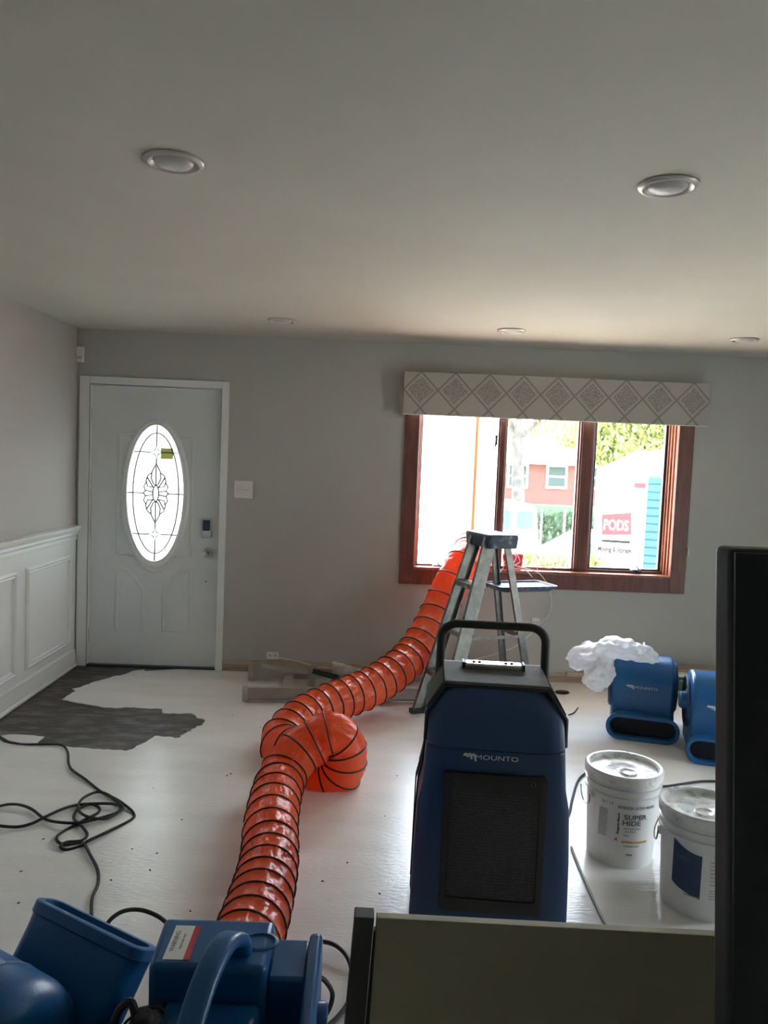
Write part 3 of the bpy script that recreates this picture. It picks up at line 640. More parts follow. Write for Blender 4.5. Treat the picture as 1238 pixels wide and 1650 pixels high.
    # logo, on the face between hood and grille
    lx = Matrix.Translation((-.012, -.2268, .636)) @ Matrix.Rotation(radians(90), 4, 'X')
    logo(root, lx, .026)
    for s in (-1, 1):
        w = MB().lathe([(.03, -.02), (.075, -.02), (.08, -.012), (.08, .012), (.075, .02), (.03, .02)], 28, Matrix.Translation((s*.235, .17, .08)) @ Matrix.Rotation(radians(90), 4, 'Y'), (True, True)).build('wheel', M['blackrub'], root)
        MB().lathe([(.015, 0), (.02, .035)], 12, Matrix.Translation((s*.19, -.17, 0)), (True, True)).build('foot', M['blackrub'], root)
dehumidifier()
cable('power_cord', [onZ(905, 1325, .006), onZ(917, 1312, .006), onZ(922, 1290, .006), onZ(930, 1262, .006), onZ(940, 1249, .006), onZ(955, 1244, .006), onZ(1000, 1252, .006), onZ(1040, 1266, .006), onZ(1070, 1267, .006), onZ(1100, 1263, .006), onZ(1130, 1259, .006), onZ(1160, 1259, .006), onZ(1210, 1262, .006)], .006, M['cord'], 'black power cord on the floor from the dehumidifier, passing behind both paint buckets', 'cord')

# ------------------------------------------------------------------ air movers
def air_mover(label, loc, rz, group='blue air movers', bag=False):
    root = thing('air_mover', label, 'air mover', loc, rz, group)
    R0, zc = .205, .275; hw = .178
    pf = [(.19, .0), (.205, .06), (.212, .16)]+[(.20*cos(radians(a))+.01, .275+.195*sin(radians(a))) for a in range(0, 100, 12)]+[(-.06, .468), (-.125, .45), (-.168, .40), (-.182, .33), (-.182, .24), (-.185, .165), (-.205, .135), (-.21, .0)]
    MB().loft([[(x, y, z*.955) for y, z in pf] for x in (-hw, hw)]).build('housing', M['blue'], root, bevel=.022, seg=4)
    # outlet horn: rounded slot loft
    def slot(w, h, r, y, zc_, n=6): return [(a, y, zc_+b) for a, b in rr(w, h, r, n)]
    MB().loft([slot(.355, .14, .05, -.15, .08), slot(.362, .145, .06, -.20, .078), slot(.405, .15, .07, -.262, .0765), slot(.415, .152, .072, -.272, .0765), slot(.412, .149, .07, -.282, .0765), slot(.375, .112, .052, -.282, .0765), slot(.36, .10, .048, -.25, .0765)], (True, False)).build('outlet_horn', M['blue'], root, bevel=.003)
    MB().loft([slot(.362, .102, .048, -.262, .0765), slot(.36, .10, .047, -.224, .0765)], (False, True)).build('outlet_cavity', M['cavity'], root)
    for s in (-1, 1):
        mx = Matrix.Translation((s*hw, .01, .27)) @ Matrix.Rotation(radians(90*s), 4, 'Y')
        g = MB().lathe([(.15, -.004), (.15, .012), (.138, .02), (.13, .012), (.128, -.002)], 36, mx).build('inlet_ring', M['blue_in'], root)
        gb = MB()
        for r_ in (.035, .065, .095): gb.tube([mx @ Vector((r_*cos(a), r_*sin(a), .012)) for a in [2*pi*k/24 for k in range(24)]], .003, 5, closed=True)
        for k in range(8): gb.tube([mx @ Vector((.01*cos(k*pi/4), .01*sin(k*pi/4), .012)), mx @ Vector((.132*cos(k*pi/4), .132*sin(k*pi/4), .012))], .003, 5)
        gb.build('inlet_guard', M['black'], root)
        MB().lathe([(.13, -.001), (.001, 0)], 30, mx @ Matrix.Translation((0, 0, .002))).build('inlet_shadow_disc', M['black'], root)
    k = MB().lathe([(.048, 0), (.048, .035), (.04, .045), (.001, .046)], 24, Matrix.Translation((-hw-.012, -.06, .29)) @ Matrix.Rotation(radians(-90), 4, 'Y')).build('motor_cap', M['blue'], root, bevel=.003)
    hd = [(0, -.06, .43), (0, -.058, .485), (0, -.03, .51), (0, .06, .51), (0, .09, .485), (0, .095, .43)]
    MB().tube(catmull(hd, 5), .0125, 10).build('handle', M['blue'], root)
    MB().box(-.05, .05, .14, .195, .33, .41).build('switch_box', M['black'], root, bevel=.005)
    for x in (-.14, .14): MB().box(x-.02, x+.02, .1, .16, -.001, .004).build('rubber_foot', M['blackrub'], root)
    logo(root, Matrix.Translation((-.005, -.1845, .295)) @ Matrix.Rotation(radians(90), 4, 'X'), .026)
    return root
am1 = air_mover('blue air mover with a milky plastic bag heaped on top', (1.73, 4.66, 0), radians(-17))
am2 = air_mover('blue air mover at the right, half hidden by the black panel edge', (2.06, 4.30, 0), radians(-17))

# plastic bag: one crumpled film body draped over the machine
def bag():
    b = bmesh.new()
    blobs = [(onY(958, 1056, 4.72), (.165, .12, .075), -14), (onY(1000, 1046, 4.66), (.13, .12, .06), 12), (onY(1036, 1054, 4.6), (.095, .09, .048), 22), (onY(966, 1084, 4.62), (.085, .10, .11), 30)]
    vs = MB()
    for c, s, rot in blobs:
        bm = bmesh.new(); bmesh.ops.create_icosphere(bm, subdivisions=4, radius=1)
        mx = Matrix.Translation(c) @ Matrix.Rotation(radians(rot), 4, 'Y') @ Matrix.Diagonal((*s, 1))
        for v in bm.verts:
            d = v.co.copy(); k = 1+.34*noise.noise(d*2.1+c*5)+.22*noise.noise(d*4.5+c*3)+.10*abs(noise.noise(d*9+c))
            v.co = mx @ (d*k)
        off = {v: i for i, v in enumerate(bm.verts)}
        vs.add([v.co.copy() for v in bm.verts], [tuple(off[v] for v in f.verts) for f in bm.faces]); bm.free()
    b.free()
    c = onY(985, 1060, 4.66)
    o = vs.build('plastic_bag', M['bag'], loc=(c.x, c.y, c.z), smooth=True, ang=70)
    q = o.modifiers.new('merge', 'REMESH'); q.mode = 'VOXEL'; q.voxel_size = .009; q.use_smooth_shade = True
    tx = bpy.data.textures.new('crumple', 'VORONOI'); tx.noise_scale = .09; tx.distance_metric = 'DISTANCE'
    d = o.modifiers.new('crumple', 'DISPLACE'); d.texture = tx; d.strength = .014; d.mid_level = .4
    tag(o, 'crumpled milky plastic bag draped over the top of the rear air mover', 'bag')
bag()

# long boards and green box against the wall, right
a = onZ(1083, 1128); 
t = thing('green_carton', 'dark green carton behind the two air movers at the right', 'box', (2.25, 5.40, 0))
MB().box(-.3, .3, -.08, .08, .0, .13).build('carton_body', M['green'], t, bevel=.003); MB().box(-.3, .3, -.084, -.08, .02, .045).build('pale_band', M['plate'], t)
tag(MB().box(1.9, 2.9, 5.45, 5.57, .132, .165).build('wood_board', M['tan'], loc=(2.4, 5.5, .132), bevel=.002), 'tan wooden board lying on the green carton by the wall', 'board')
tag(MB().box(1.85, 2.7, 5.36, 5.44, .131, .15).build('white_strip', M['plate'], loc=(2.3, 5.4, .131), bevel=.002), 'white painted trim strip resting on the front edge of the green carton', 'strip')

# floor bits near the dehumidifier
p = onZ(906, 1117); tag(MB().lathe([(.028, 0), (.034, .006), (.026, .016), (.001, .018)], 20, Matrix.Translation(p) @ Matrix.Scale(1.6, 4, (1, 0, 0))).build('dark_disc', M['cord'], loc=p), 'small dark flat disc on the floor right of the dehumidifier handle', 'scrap')
cable('wire_offcut', [onZ(916, 1152, .005), onZ(924, 1149, .005), onZ(929, 1144, .007), onZ(932, 1140, .02)], .004, M['cord'], 'short dark wire offcut on the floor behind the dehumidifier', 'wire')
cable('grey_cord', [onZ(921, 1365, .006), onZ(935, 1400, .006), onZ(957, 1450, .006), onZ(980, 1497, .006), onZ(998, 1530, .006), onZ(1020, 1570, .006)], .0055, M['wcord'], 'straight grey cord on the floor between dehumidifier and paint bucket')

# ------------------------------------------------------------------ paint buckets
def bucket(label, c, rz, kind):
    root = thing('paint_bucket', label, 'bucket', c, rz, 'white paint buckets')
    r0, r1, h = .130, .146, .355
    MB().lathe([(.001, .004), (r0-.006, .004), (r0, 0), (r0+.002, .008), (r1-.003, h-.075), (r1+.006, h-.073), (r1+.006, h-.066), (r1-.001, h-.064), (r1, h-.042), (r1+.007, h-.04), (r1+.007, h-.034), (r1, h-.032), (r1+.001, h)], 56).build('pail_body', M['bucket'], root, ang=45)
    lid = MB().lathe([(r1+.003, h-.014), (r1+.010, h-.012), (r1+.011, h+.016), (r1+.005, h+.023), (r1-.006, h+.022), (r1-.012, h+.016), (r1-.013, h+.004), (.1, h+.002), (.055, h+.004), (.05, h+.001), (.001, h+.001)], 56).build('lid', M['lid'], root, ang=35)
    MB().lathe([(.036, h+.001), (.036, h+.006), (.032, h+.009), (.026, h+.005), (.012, h+.005), (.001, h+.006)], 28, Matrix.Translation((.0, -.045, 0))).build('pour_cap', M['lid'], lid)
    for k in range(20):
        pass
    ear = Matrix.Rotation(radians(195), 4, 'Z')
    MB().lathe([(.001, .012), (.014, .012), (.016, .0)], 16, ear @ Matrix.Translation((r1, 0, h-.09)) @ Matrix.Rotation(radians(90), 4, 'Y')).build('handle_ear', M['bucket'], root)
    hl = [ear @ Vector((r1+.012, 0, h-.09)), ear @ Vector((r1+.02, .01, h-.12)), ear @ Vector((r1+.016, -.03, h-.13)), ear @ Vector((r1*.93+.014, -.07, h-.115)), ear @ Vector((r1*.72+.02, -.115, h-.10))]
    MB().tube(catmull(hl, 6), .003, 6).build('wire_handle', M['chrome'], root)
    def wrap(u, z, d=.0012):       # u metres round the front; front is -y
        r = r0+.002+(r1-r0-.005)*(z/(h-.08))+d; a = -pi/2+u/r; return Vector((r*cos(a), r*sin(a), z))
    def strip(nm, m, poly, d=.001):
        # poly of (u,z) as grid quad rows
        (u0, z0, u1, z1) = poly; n = max(2, int((u1-u0)/.012)); b = MB()
        b.loft([[wrap(u0+(u1-u0)*i/n, z0, d), wrap(u0+(u1-u0)*i/n, z1, d), wrap(u0+(u1-u0)*i/n, z1, d-.0015), wrap(u0+(u1-u0)*i/n, z0, d-.0015)] for i in range(n+1)]); return b.build(nm, m, root)
    def tx(s, size, u, z, m, rot=0, sx=1, bold=0):
        c_, s_ = cos(rot), sin(rot)
        return text('printed_text', s, size, m, root, None, .0003, warp=lambda v: wrap(u+(v.x*c_-v.y*s_)*sx, z+v.x*s_+v.y*c_, .0016+v.z), bold=bold)
    if kind == 1:
        tx('SUPER', .027, .005, .214, M['ink2'], 0, 1.25, .0005); tx('HIDE', .027, -.010, .190, M['ink2'], 0, 1.25, .0005)
        tx('Zero VOC Interior', .0085, -.005, .168, M['ink2']); tx('Latex Primer', .0085, -.014, .156, M['ink2']); tx('White', .008, -.03, .140, M['ink2'])
        tx('Benjamin Moore', .013, -.062, .185, M['ink'], pi/2, 1, .0003)
        strip('ochre_stripe', M['inky'], (-.045, .108, .062, .115), .0016)
        text('paint_mark', 'A', .022, M['inkr'], root, None, .0003, warp=lambda v: wrap(-.066+v.x, .118+v.y, .0016+v.z))
        tx('5 US Gallons 18.9 L', .008, -.005, .095, M['ink2']); tx('Primer', .009, -.012, .06, M['ink'], 0, 1, .0003)
        tx('SHERWIN  INTERIOR PAINT', .016, .0, .250, M['ink2'], 0, .8) if False else tx('INTERIOR  LATEX  PRIMER', .016, .012, .252, M['ink2'], 0, .85)
        for k in range(14): tx('directions and cautions text', .006, -.125, .232-k*.0085, M['ink2'], 0, .55)
        tx('lot 1 1 8', .017, -.11, .262, M['ink2'], 0, .8)
    else:
        b = MB(); ur, ul, n = -.005, -.11, 10
        lo = []
        for i in range(n+1):
            t_ = i/n; u = ul+(ur-ul)*t_; zt_ = .275-.035*sin(t_*pi/2); zb_ = .115-.035*t_**.7
            lo.append([wrap(u, zb_, .0015), wrap(u, zt_, .0015), wrap(u, zt_, .0), wrap(u, zb_, .0)])
        b.loft(lo); b.build('navy_label', M['inkn'], root)
        tx('PAINT', .02, -.065, .215, M['ink2'], 0, .9)
        for k in range(7): tx('interior acrylic finish', .0085, .052, .225-k*.014, M['ink2'], 0, .8)
        strip('green_stripe', M['inkg'], (-.06, .084, -.006, .088), .0018)
        for k in range(4): tx('dries to touch one hour', .0065, .05, .12-k*.01, M['ink2'], 0, .8)
    return root
bucket('white paint bucket with a printed ochre-striped label, the farther of the two', (1.092, 3.085, 0), radians(2), 1)
bucket('white paint bucket with a navy blue label, beside the black panel edge', (1.272, 2.735, 0), radians(-20), 2)

# ------------------------------------------------------------------ cords on the floor, left
def Fz(pts, z=.006): return [onZ(a/3.4389, 1040+b/3.4389, z+.004*math.sin(i*1.7)) for i, (a, b) in enumerate(pts)]
cable('extension_cord', Fz([(-40, 470), (-8, 500), (30, 530), (120, 548), (230, 548), (340, 552), (375, 590), (380, 650), (400, 690), (470, 740), (560, 810), (640, 850), (700, 890), (740, 930), (728, 965), (600, 1030), (490, 1082), (440, 1112), (370, 1132), (335, 1115), (370, 1090), (450, 1082), (484, 1050), (460, 1010), (425, 978), (408, 950), (430, 910), (500, 880), (550, 900), (540, 930), (480, 960), (430, 988), (370, 1020), (320, 1055), (318, 1085), (360, 1103), (440, 1095), (470, 1104), (500, 1160), (540, 1240), (543, 1320), (512, 1400), (508, 1500), (520, 1560)]), .0062, M['cord'], 'black extension cord running from the torn floor patch through a loose coil to the blowers')
cable('extension_cord', Fz([(-300, 860), (-160, 915), (-60, 905), (0, 890), (60, 880), (120, 886), (180, 910), (250, 962), (330, 980), (440, 982), (560, 955), (640, 930), (682, 900), (650, 865), (595, 825), (540, 812), (470, 840), (435, 880), (440, 920), (490, 950), (580, 960), (650, 928), (668, 895), (640, 880), (560, 876), (440, 882), (350, 905), (250, 950), (180, 985), (100, 1005), (0, 1000), (-60, 985), (-170, 960), (-300, 990)], .014), .0062, M['cord'], 'black extension cord entering from the left edge and looping back in a flat coil')
cable('blower_cord', [onZ(165, 1500, .01), onZ(180, 1480, .04), onZ(200, 1468, .07), onZ(225, 1466, .08), onZ(250, 1474, .07), onZ(268, 1487, .05), onZ(285, 1510, .02)], .007, M['cord'], 'black cord arching between the left horn and the central blower')
cable('blower_cord', [onZ(480, 1530, .02), onZ(505, 1519, .02), onZ(525, 1518, .03), onZ(545, 1526, .03), onZ(561, 1545, .02), onZ(568, 1575, .01), onZ(563, 1610, .008), onZ(545, 1638, .008), onZ(520, 1660, .008)], .007, M['cord'], 'black cord curving over the floor right of the central blower')
cable('blower_cord', [onY(500, 1576, 1.76), onY(518, 1576, 1.78), onY(530, 1588, 1.80), onY(536, 1603, 1.82), onY(531, 1625, 1.82), onY(518, 1645, 1.82), onY(505, 1665, 1.8)], .006, M['cord'], 'small black cord loop hanging at the foot peg of the central blower')

# ------------------------------------------------------------------ foreground blower (seen from above and behind)
def blower():
    SH = Matrix.Translation((.055, -.055, 0)); c = Vector((-.265, 1.545, 0)); root = thing('duct_blower', 'blue blower in the centre foreground with arched handle and sticker, feeding the orange duct', 'blower', c)
    def B(b, nm, m, par=None, **k):
        o = b.build(nm, m, par or root, **k)
        if par is None: o.matrix_parent_inverse = Matrix.Translation(-c) @ SH
        return o
    # high rear deck
    B(MB().loft([[(x, y, z) for x, y in ((-.487, 1.625), (-.238, 1.625), (-.238, 1.80), (-.497, 1.80))] for z in (.10, .5)]), 'upper_housing', M['blue'], bevel=.014, seg=4)
    B(MB().box(-.455, -.245, 1.34, 1.63, .10, .425), 'front_housing', M['blue'], bevel=.02, seg=4)
    B(MB().box(-.50, -.09, 1.3, 1.82, .015, .11), 'base_tray', M['blue'], bevel=.015, seg=3)
    # shallow finger recesses rendered as low discs
    B(MB().lathe([(.032, .4985), (.032, .502), (.027, .5035), (.025, .4995), (.001, .4995)], 28, Matrix.Translation((-.262, 1.715, 0)) @ Matrix.Scale(1.3, 4, (1, 0, 0)) @ Matrix.Translation((0, 0, 0))), 'finger_recess', M['blue'])
    # handle arch running front to back
    hp = catmull([(-.30, 1.68, .485), (-.305, 1.665, .535), (-.325, 1.60, .565), (-.345, 1.50, .545), (-.36, 1.40, .48), (-.37, 1.33, .38)], 6)
    lo = []
    for i, p in enumerate(hp):
        a = hp[max(0, i-1)]; b = hp[min(len(hp)-1, i+1)]; t = (b-a).normalized(); sd = Vector((1, -.1, 0)); sd = (sd-t*sd.dot(t)).normalized(); u = t.cross(sd)
        lo.append([p+sd*q[0]+u*q[1] for q in rr(.052, .03, .012, 3)])
    B(MB().loft(lo), 'carry_handle', M['blue'], ang=60)
    # right: lower shoulder and side wing
    B(MB().box(-.24, -.153, 1.66, 1.80, .12, .455), 'side_shoulder', M['blue'], bevel=.008)
    B(MB().loft([[(x, y, z) for y, z in ((1.40, .02), (1.36, .30), (1.47, .455), (1.79, .477), (1.825, .44), (1.825, .02))] for x in (-.156, -.126)]), 'side_wing', M['blue'], bevel=.01, seg=3)
    pg = Matrix.Translation((-.128, 1.66, .37)) @ Matrix.Rotation(radians(90), 4, 'Y')
    B(MB().lathe([(.03, 0), (.03, .018), (.026, .024), (.001, .024)], 24, pg, (True, False)), 'foot_peg', M['blue'])
    # dark inlet recess between body and wing
    B(MB().box(-.245, -.155, 1.36, 1.66, .10, .30), 'inlet_recess', M['black'], bevel=.004)
    B(MB().box(-.235, -.157, 1.55, 1.655, .30, .325), 'inlet_lip', M['darkpost'], bevel=.003)
    # control panel on the left
    cp = B(MB().loft([[(-.515, 1.36, .11), (-.44, 1.36, .11), (-.44, 1.64, .11), (-.515, 1.64, .11)], [(-.515, 1.36, .395), (-.44, 1.36, .43), (-.44, 1.625, .43), (-.515, 1.625, .41)]]), 'control_panel', M['black'], bevel=.012)
    km = Matrix.Translation((-.468, 1.545, .43)) @ Matrix.Rotation(radians(-12), 4, 'Y')
    kn = MB().lathe([(.034, -.01), (.034, .004), (.03, .008), (.02, .008), (.018, .022), (.014, .025), (.001, .025)], 28, km).build('control_knob', M['blackrub'], cp)
    MB().tube([km @ Vector(((.036+.012*abs(cos(a))**.3)*cos(a), (.04+.012)*sin(a)-.006, .002)) for a in [2*pi*k/24 for k in range(24)]], .003, 6, closed=True).build('knob_bezel', M['blackrub'], cp)
    for dx in (-.012, .014): MB().lathe([(.005, 0), (.005, .004), (.001, .005)], 10, Matrix.Translation((-.478+dx, 1.455, .418))).build('indicator_lamp', M['inkw'], cp)
    # sticker
    sa = B(MB().box(-.462, -.418, 1.645, 1.765, .4995, .5012), 'warning_sticker', M['plate'], smooth=False)
    MB().box(-.418, -.405, 1.645, 1.765, .4995, .5014).build('red_band', M['inkr'], sa, smooth=False)
    mx = Matrix.Translation((-.442, 1.708, .5013)) @ Matrix.Rotation(radians(90), 4, 'Z')
    text('sticker_text', 'WARNING', .015, M['ink2'], sa, mx @ Matrix.Translation((0, .008, 0)), .0002); text('sticker_text', 'keep hands clear', .008, M['ink2'], sa, mx @ Matrix.Translation((0, -.008, 0)), .0002)
    # outlet collar behind for the duct
    B(MB().lathe([(.104, 0), (.104, .16), (.1, .16), (.1, 0)], 36, Matrix.Translation((-.43, 1.815, .125)) @ Matrix.Rotation(radians(-90), 4, 'X')), 'outlet_collar', M['black'])
blower()

# tilted horn unit at the left
def horn():
    PL = onY(72, 1446, 1.93); PR = onY(245, 1530, 1.78); a = (PR-PL).normalized(); w = (PR-PL).length
    mid = (PL+PR)/2; view = (mid-EYEV).normalized()
    up = a.cross(view).normalized(); up = up if up.z > 0 else -up          # square to the line of sight
    u = (up*cos(radians(14))-view*sin(radians(14))).normalized(); u = (u-a*u.dot(a)).normalized(); n = a.cross(u).normalized(); n = n if n.y < 0 else -n
    base = Vector((mid.x, mid.y-.1, 0))
    root = thing('upright_air_mover', 'blue air mover tipped on its back at lower left, its slot outlet facing up', 'air mover', base)
    def fr(x, q, z): return mid+a*x+n*q+u*z-base
    def slot(ww, h, r, z, off=0, dx=0): return [fr(p+dx, -q+off, z) for p, q in rr(ww, h, r, 6)]
    zb = -(mid.z-.02)/u.z
    MB().loft([slot(w*.80, .13, .03, zb, .02, -.0), slot(w*.90, .12, .035, -.20, .01), slot(w*.955, .10, .035, -.06), slot(w*.975, .095, .035, -.032), slot(w*1.0, .104, .038, -.027), slot(w*1.0, .104, .038, -.003), slot(w*.985, .096, .035, 0), slot(w*.91, .062, .026, 0), slot(w*.88, .055, .024, -.03)], (True, False)).build('outlet_horn', M['blue'], root, ang=40)
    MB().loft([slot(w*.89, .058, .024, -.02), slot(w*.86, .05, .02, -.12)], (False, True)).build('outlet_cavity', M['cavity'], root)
    # drum: axis parallel to the slot, silhouette edge measured at its right end
    r = .19; E0 = onY(112, 1590, 1.62); w2 = up
    Cc = E0-w2*r-base
    v1 = n; v2 = a.cross(v1).normalized()
    v2 = v2 if v2.z > 0 else -v2
    def drum(x, rr_): return [Cc+a*x+v1*rr_*cos(q)+v2*rr_*sin(q) for q in [2*pi*k/48 for k in range(48)]]
    MB().loft([drum(-.42, r-.05), drum(-.40, r), drum(-.06, r), drum(-.03, r-.006), drum(-.008, r-.022), drum(.006, r-.048), drum(.010, r-.08)]).build('drum_housing', M['blue'], root, ang=50)
    MB().loft([drum(.009, r-.082), drum(.014, r-.085), drum(.014, r-.11), drum(.008, r-.115)], (False, True)).build('inlet_guard', M['black'], root)
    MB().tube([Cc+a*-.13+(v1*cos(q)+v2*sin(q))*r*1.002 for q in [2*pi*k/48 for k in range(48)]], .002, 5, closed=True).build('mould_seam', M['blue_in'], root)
horn()
cable('blower_cord', [onY(180, 1665, 1.5), onY(190, 1632, 1.5), onY(203, 1617, 1.5), onY(213, 1618, 1.5), onY(218, 1640, 1.5), onY(216, 1670, 1.5)], .009, M['cord'], 'thick black cord loop at the bottom edge between left horn and central blower')

# ------------------------------------------------------------------ ladder and odds lying by the wall
def lying():
    c = Vector((-.15, 5.12, 0))
    root = thing('folded_ladder', 'dusty aluminium ladder lying folded on the floor along the back wall', 'ladder', c)
    def B(b, nm, m, **k): o = b.build(nm, m, root, **k); o.matrix_parent_inverse = Matrix.Translation(-c); return o
    A0, A1 = Vector((-.745, 4.90, .055)), Vector((.52, 5.02, .055)); d = (A1-A0).normalized()
    B(MB().channel(A0, A1, .085, .03, .004, (0, 0, 1), 1), 'rail', M['aludust'], smooth=False)
    B0, B1 = Vector((-.78, 5.36, .06)), Vector((.50, 5.42, .06))
    B(MB().channel(B0, B1, .08, .03, .004, (0, 0, 1), -1), 'rail', M['aludust'], smooth=False)
    C0, C1 = Vector((-.62, 4.955, .02)), Vector((.46, 5.08, .02)); B(MB().channel(C0, C1, .04, .022, .003, (0, 0, 1), 1), 'rear_leg', M['aludust'], smooth=False)
    D0, D1 = Vector((-.60, 5.28, .10)), Vector((.46, 5.33, .10)); B(MB().channel(D0, D1, .04, .022, .003, (0, 0, 1), -1), 'rear_leg', M['aludust'], smooth=False)
    for t in (.20, .48, .75):
        a = A0.lerp(A1, t)+Vector((0, .03, .01)); b = B0.lerp(B1, t)+Vector((0, -.03, .01)); B(MB().beam(a, b, .075, .012, d), 'step', M['aludust'], smooth=False)
    for p_ in (A0, B0): B(MB().box(-.03, .008, -.02, .02, -.05, .045, Matrix.Translation(p_+Vector((0, .0, .0)))), 'foot', M['aludust'], bevel=.003)
    B(MB().beam((-.71, 5.31, .125), (-.38, 5.22, .115), .03, .012, (0, 0, 1)), 'spreader', M['aludust'], smooth=False)
    B(MB().beam((-.36, 5.25, .0), (-.34, 5.25, .16), .05, .02, (1, 0, 0)), 'leg_brace', M['aludust'], smooth=False)
lying()
pa, pb = onY(504, 1081, 5.2), onY(545, 1092, 5.2)
tag(MB().tube([pa, pa.lerp(pb, .5), pb], .018, 12).build('black_tube', M['cord'], loc=pa), 'short black tube lying on the folded ladder by the wall', 'tube')
pa, pb = onY(536, 1077, 5.24), onY(590, 1086, 5.26)
sl = MB(); K = 10; lo = []
for i in range(K+1):
    t_ = i/K; p_ = pa.lerp(pb, t_); r_ = .052-.025*t_
    lo.append([p_+Vector((0, cos(2*pi*k/18)*r_*(1+.2*noise.noise(Vector((k, i, 1)))), sin(2*pi*k/18)*r_*(1+.2*noise.noise(Vector((k*.7, i*.6, 4)))))) for k in range(18)])
tag(sl.loft(lo).build('rolled_sleeve', M['foam'], loc=pa), 'dusty white rolled sleeve lying behind the orange duct', 'roll')
cable('thin_cable', [onY(449, 1060, 5.57), onY(480, 1066, 5.5), onY(520, 1076, 5.4), onY(540, 1081, 5.35)], .004, M['wwire'], 'thin pale cable running from the low outlet to the rolled sleeve', 'wire')

# ------------------------------------------------------------------ foreground panels
def black_panel():
    # thin tall slab leaning slightly: near-left edge measured at y=.846, far-left at .897
    xt, xb, z1 = .404, .503, 1.503
    root = thing('dark_partition', 'tall matte black panel with a charcoal edge filling the right foreground', 'panel', (xb, .87, 0))
    A = lambda x, y, z: (x-xb, y-.87, z)
    lo = [[A(xb, .848, 0), A(xb+.6, .848, 0), A(xb+.6, .89, 0), A(xb, .89, 0)], [A(xt, .848, z1), A(xt+.72, .848, z1), A(xt+.72, .89, z1), A(xt, .89, z1)]]
    MB().loft(lo).build('panel_core', M['charc'], root, bevel=.008, seg=3)
    lo = [[A(xb+.004, .843, .0), A(xb+.6, .843, .0), A(xb+.6, .8475, .0), A(xb+.004, .8475, .0)], [A(xt+.004, .843, z1-.004), A(xt+.72, .843, z1-.004), A(xt+.72, .8475, z1-.004), A(xt+.004, .8475, z1-.004)]]
    MB().loft(lo).build('panel_face', M['black_p'], root)
black_panel()
def beige():
    root = thing('beige_board', 'upright beige furniture board with a charcoal side post in the bottom foreground', 'board', (.3, 1.31, 0))
    A = lambda x, z: (x-.3, z)
    MB().prism([A(.02, 0), A(1.1, 0), A(1.1, .758), A(.040, .785)], -.01, .008, 'y').build('board', M['beige'], root, bevel=.0015)
    MB().prism([A(-.04, 0), A(.0, 0), A(.036, .786), A(.001, .787)], -.014, .02, 'y').build('side_post', M['darkpost'], root, bevel=.002)
    MB().prism([A(.001, 0), A(.02, 0), A(.040, .76), A(.036, .76)], -.008, .005, 'y').build('joint_strip', M['cord'], root)
beige()

# ------------------------------------------------------------------ outdoors
GZ = -1.1
def ground():
    b = MB().box(-40, 60, 5.8, 34, GZ-.3, GZ); o = b.build('ground', M['conc']); struct(o)
    o2 = MB().box(-60, 90, 34, 120, GZ-.3, GZ+.001).build('ground_far', M['grass']); struct(o2)
    o3 = MB().box(3.8, 40, -30, 5.8, -.5, -.15).build('added_patio', M['conc']); struct(o3)  # patio: unseen slab added outside the side window as a bright bounce surface
ground()
struct(MB().box(XL-.2, XR+.2, YB+.2, 5.95, GZ, -.2).build('foundation', M['outwhite'])); struct(MB().box(DX0-.3, DX1+.3, YB+.2, 7.0, GZ, -.02).build('porch_step', M['conc']))
struct(MB().box(XL-.6, XR+.6, YB+.2, YB+1.05, ZC+.0, ZC+.12).build('added_eave', M['outwhite']))  # unseen overhang added to keep direct sun off the window
# neighbour building, white siding, left
def house_white():
    root = thing('white_building', 'overexposed white-sided building seen through the open left casement', 'building', (-2.5, 20, GZ))
    MB().box(-6, 5.0, 0, 6, 0, 4.6).build('wall', M['outwhite'], root)
    MB().prism([(-6.4, 4.6), (5.4, 4.6), (-.5, 7.4)], -.3, 6.3, 'y').build('roof', M['roof'], root)
    for x in (-4, -1): 
        w = MB().box(x-.5, x+.5, -.04, 0, 1.4, 2.8).build('window', M['outwhite'], root); MB().box(x-.42, x+.42, -.05, -.03, 1.5, 2.7).build('pane', M['outglass'], w)
house_white()
def house_red():
    Y0 = 40; g = -1.1
    def X(px, py): return onY(px, py, Y0)
    a = X(800, 750); b = X(985, 755); et = X(890, 742).z
    root = thing('red_house', 'red brick house with white-framed windows and a pale hipped roof across the street', 'house', (a.x+3, Y0, g))
    A = lambda p: (p.x-a.x-3, 0, p.z-g)
    x0 = -3; x1 = b.x-a.x-3; h = et-g
    MB().box(x0, x1, 0, 7, 0, h).build('wall', M['brick'], root)
    o = .5; r0 = X(880, 721).z-g
    MB().add([(x0-o, -o, h-.05), (x1+o, -o, h-.05), (x1+o, 7.5, h-.05), (x0-o, 7.5, h-.05), (x0+2.2, 3, r0+.5), (x1-2.2, 3, r0+.5)], [(0, 1, 5, 4), (1, 2, 5), (2, 3, 4, 5), (3, 0, 4), (0, 3, 2, 1)]).build('roof', M['roof'], root, smooth=False)
    MB().box(x0-o, x1+o, -o-.05, -o, h-.22, h-.02).build('fascia', M['outwhite'], root)
    for (l, t_, r_, b_) in ((881, 748, 913, 788), (818, 746, 850, 787), (945, 750, 975, 790)):
        p0 = X(l, t_); p1 = X(r_, b_); q0 = (p0.x-a.x-3, p0.z-g); q1 = (p1.x-a.x-3, p1.z-g)
        w = MB().box(q0[0], q1[0], -.08, .02, q1[1], q0[1]).build('window', M['outwhite'], root)
        zm = (q0[1]+q1[1])/2
        MB().box(q0[0]+.12, q1[0]-.12, -.10, -.06, zm+.05, q0[1]-.12).build('pane', M['outglass'], w)
        MB().box(q0[0]+.12, q1[0]-.12, -.10, -.06, q1[1]+.12, zm-.05).build('pane', M['outglass'], w)
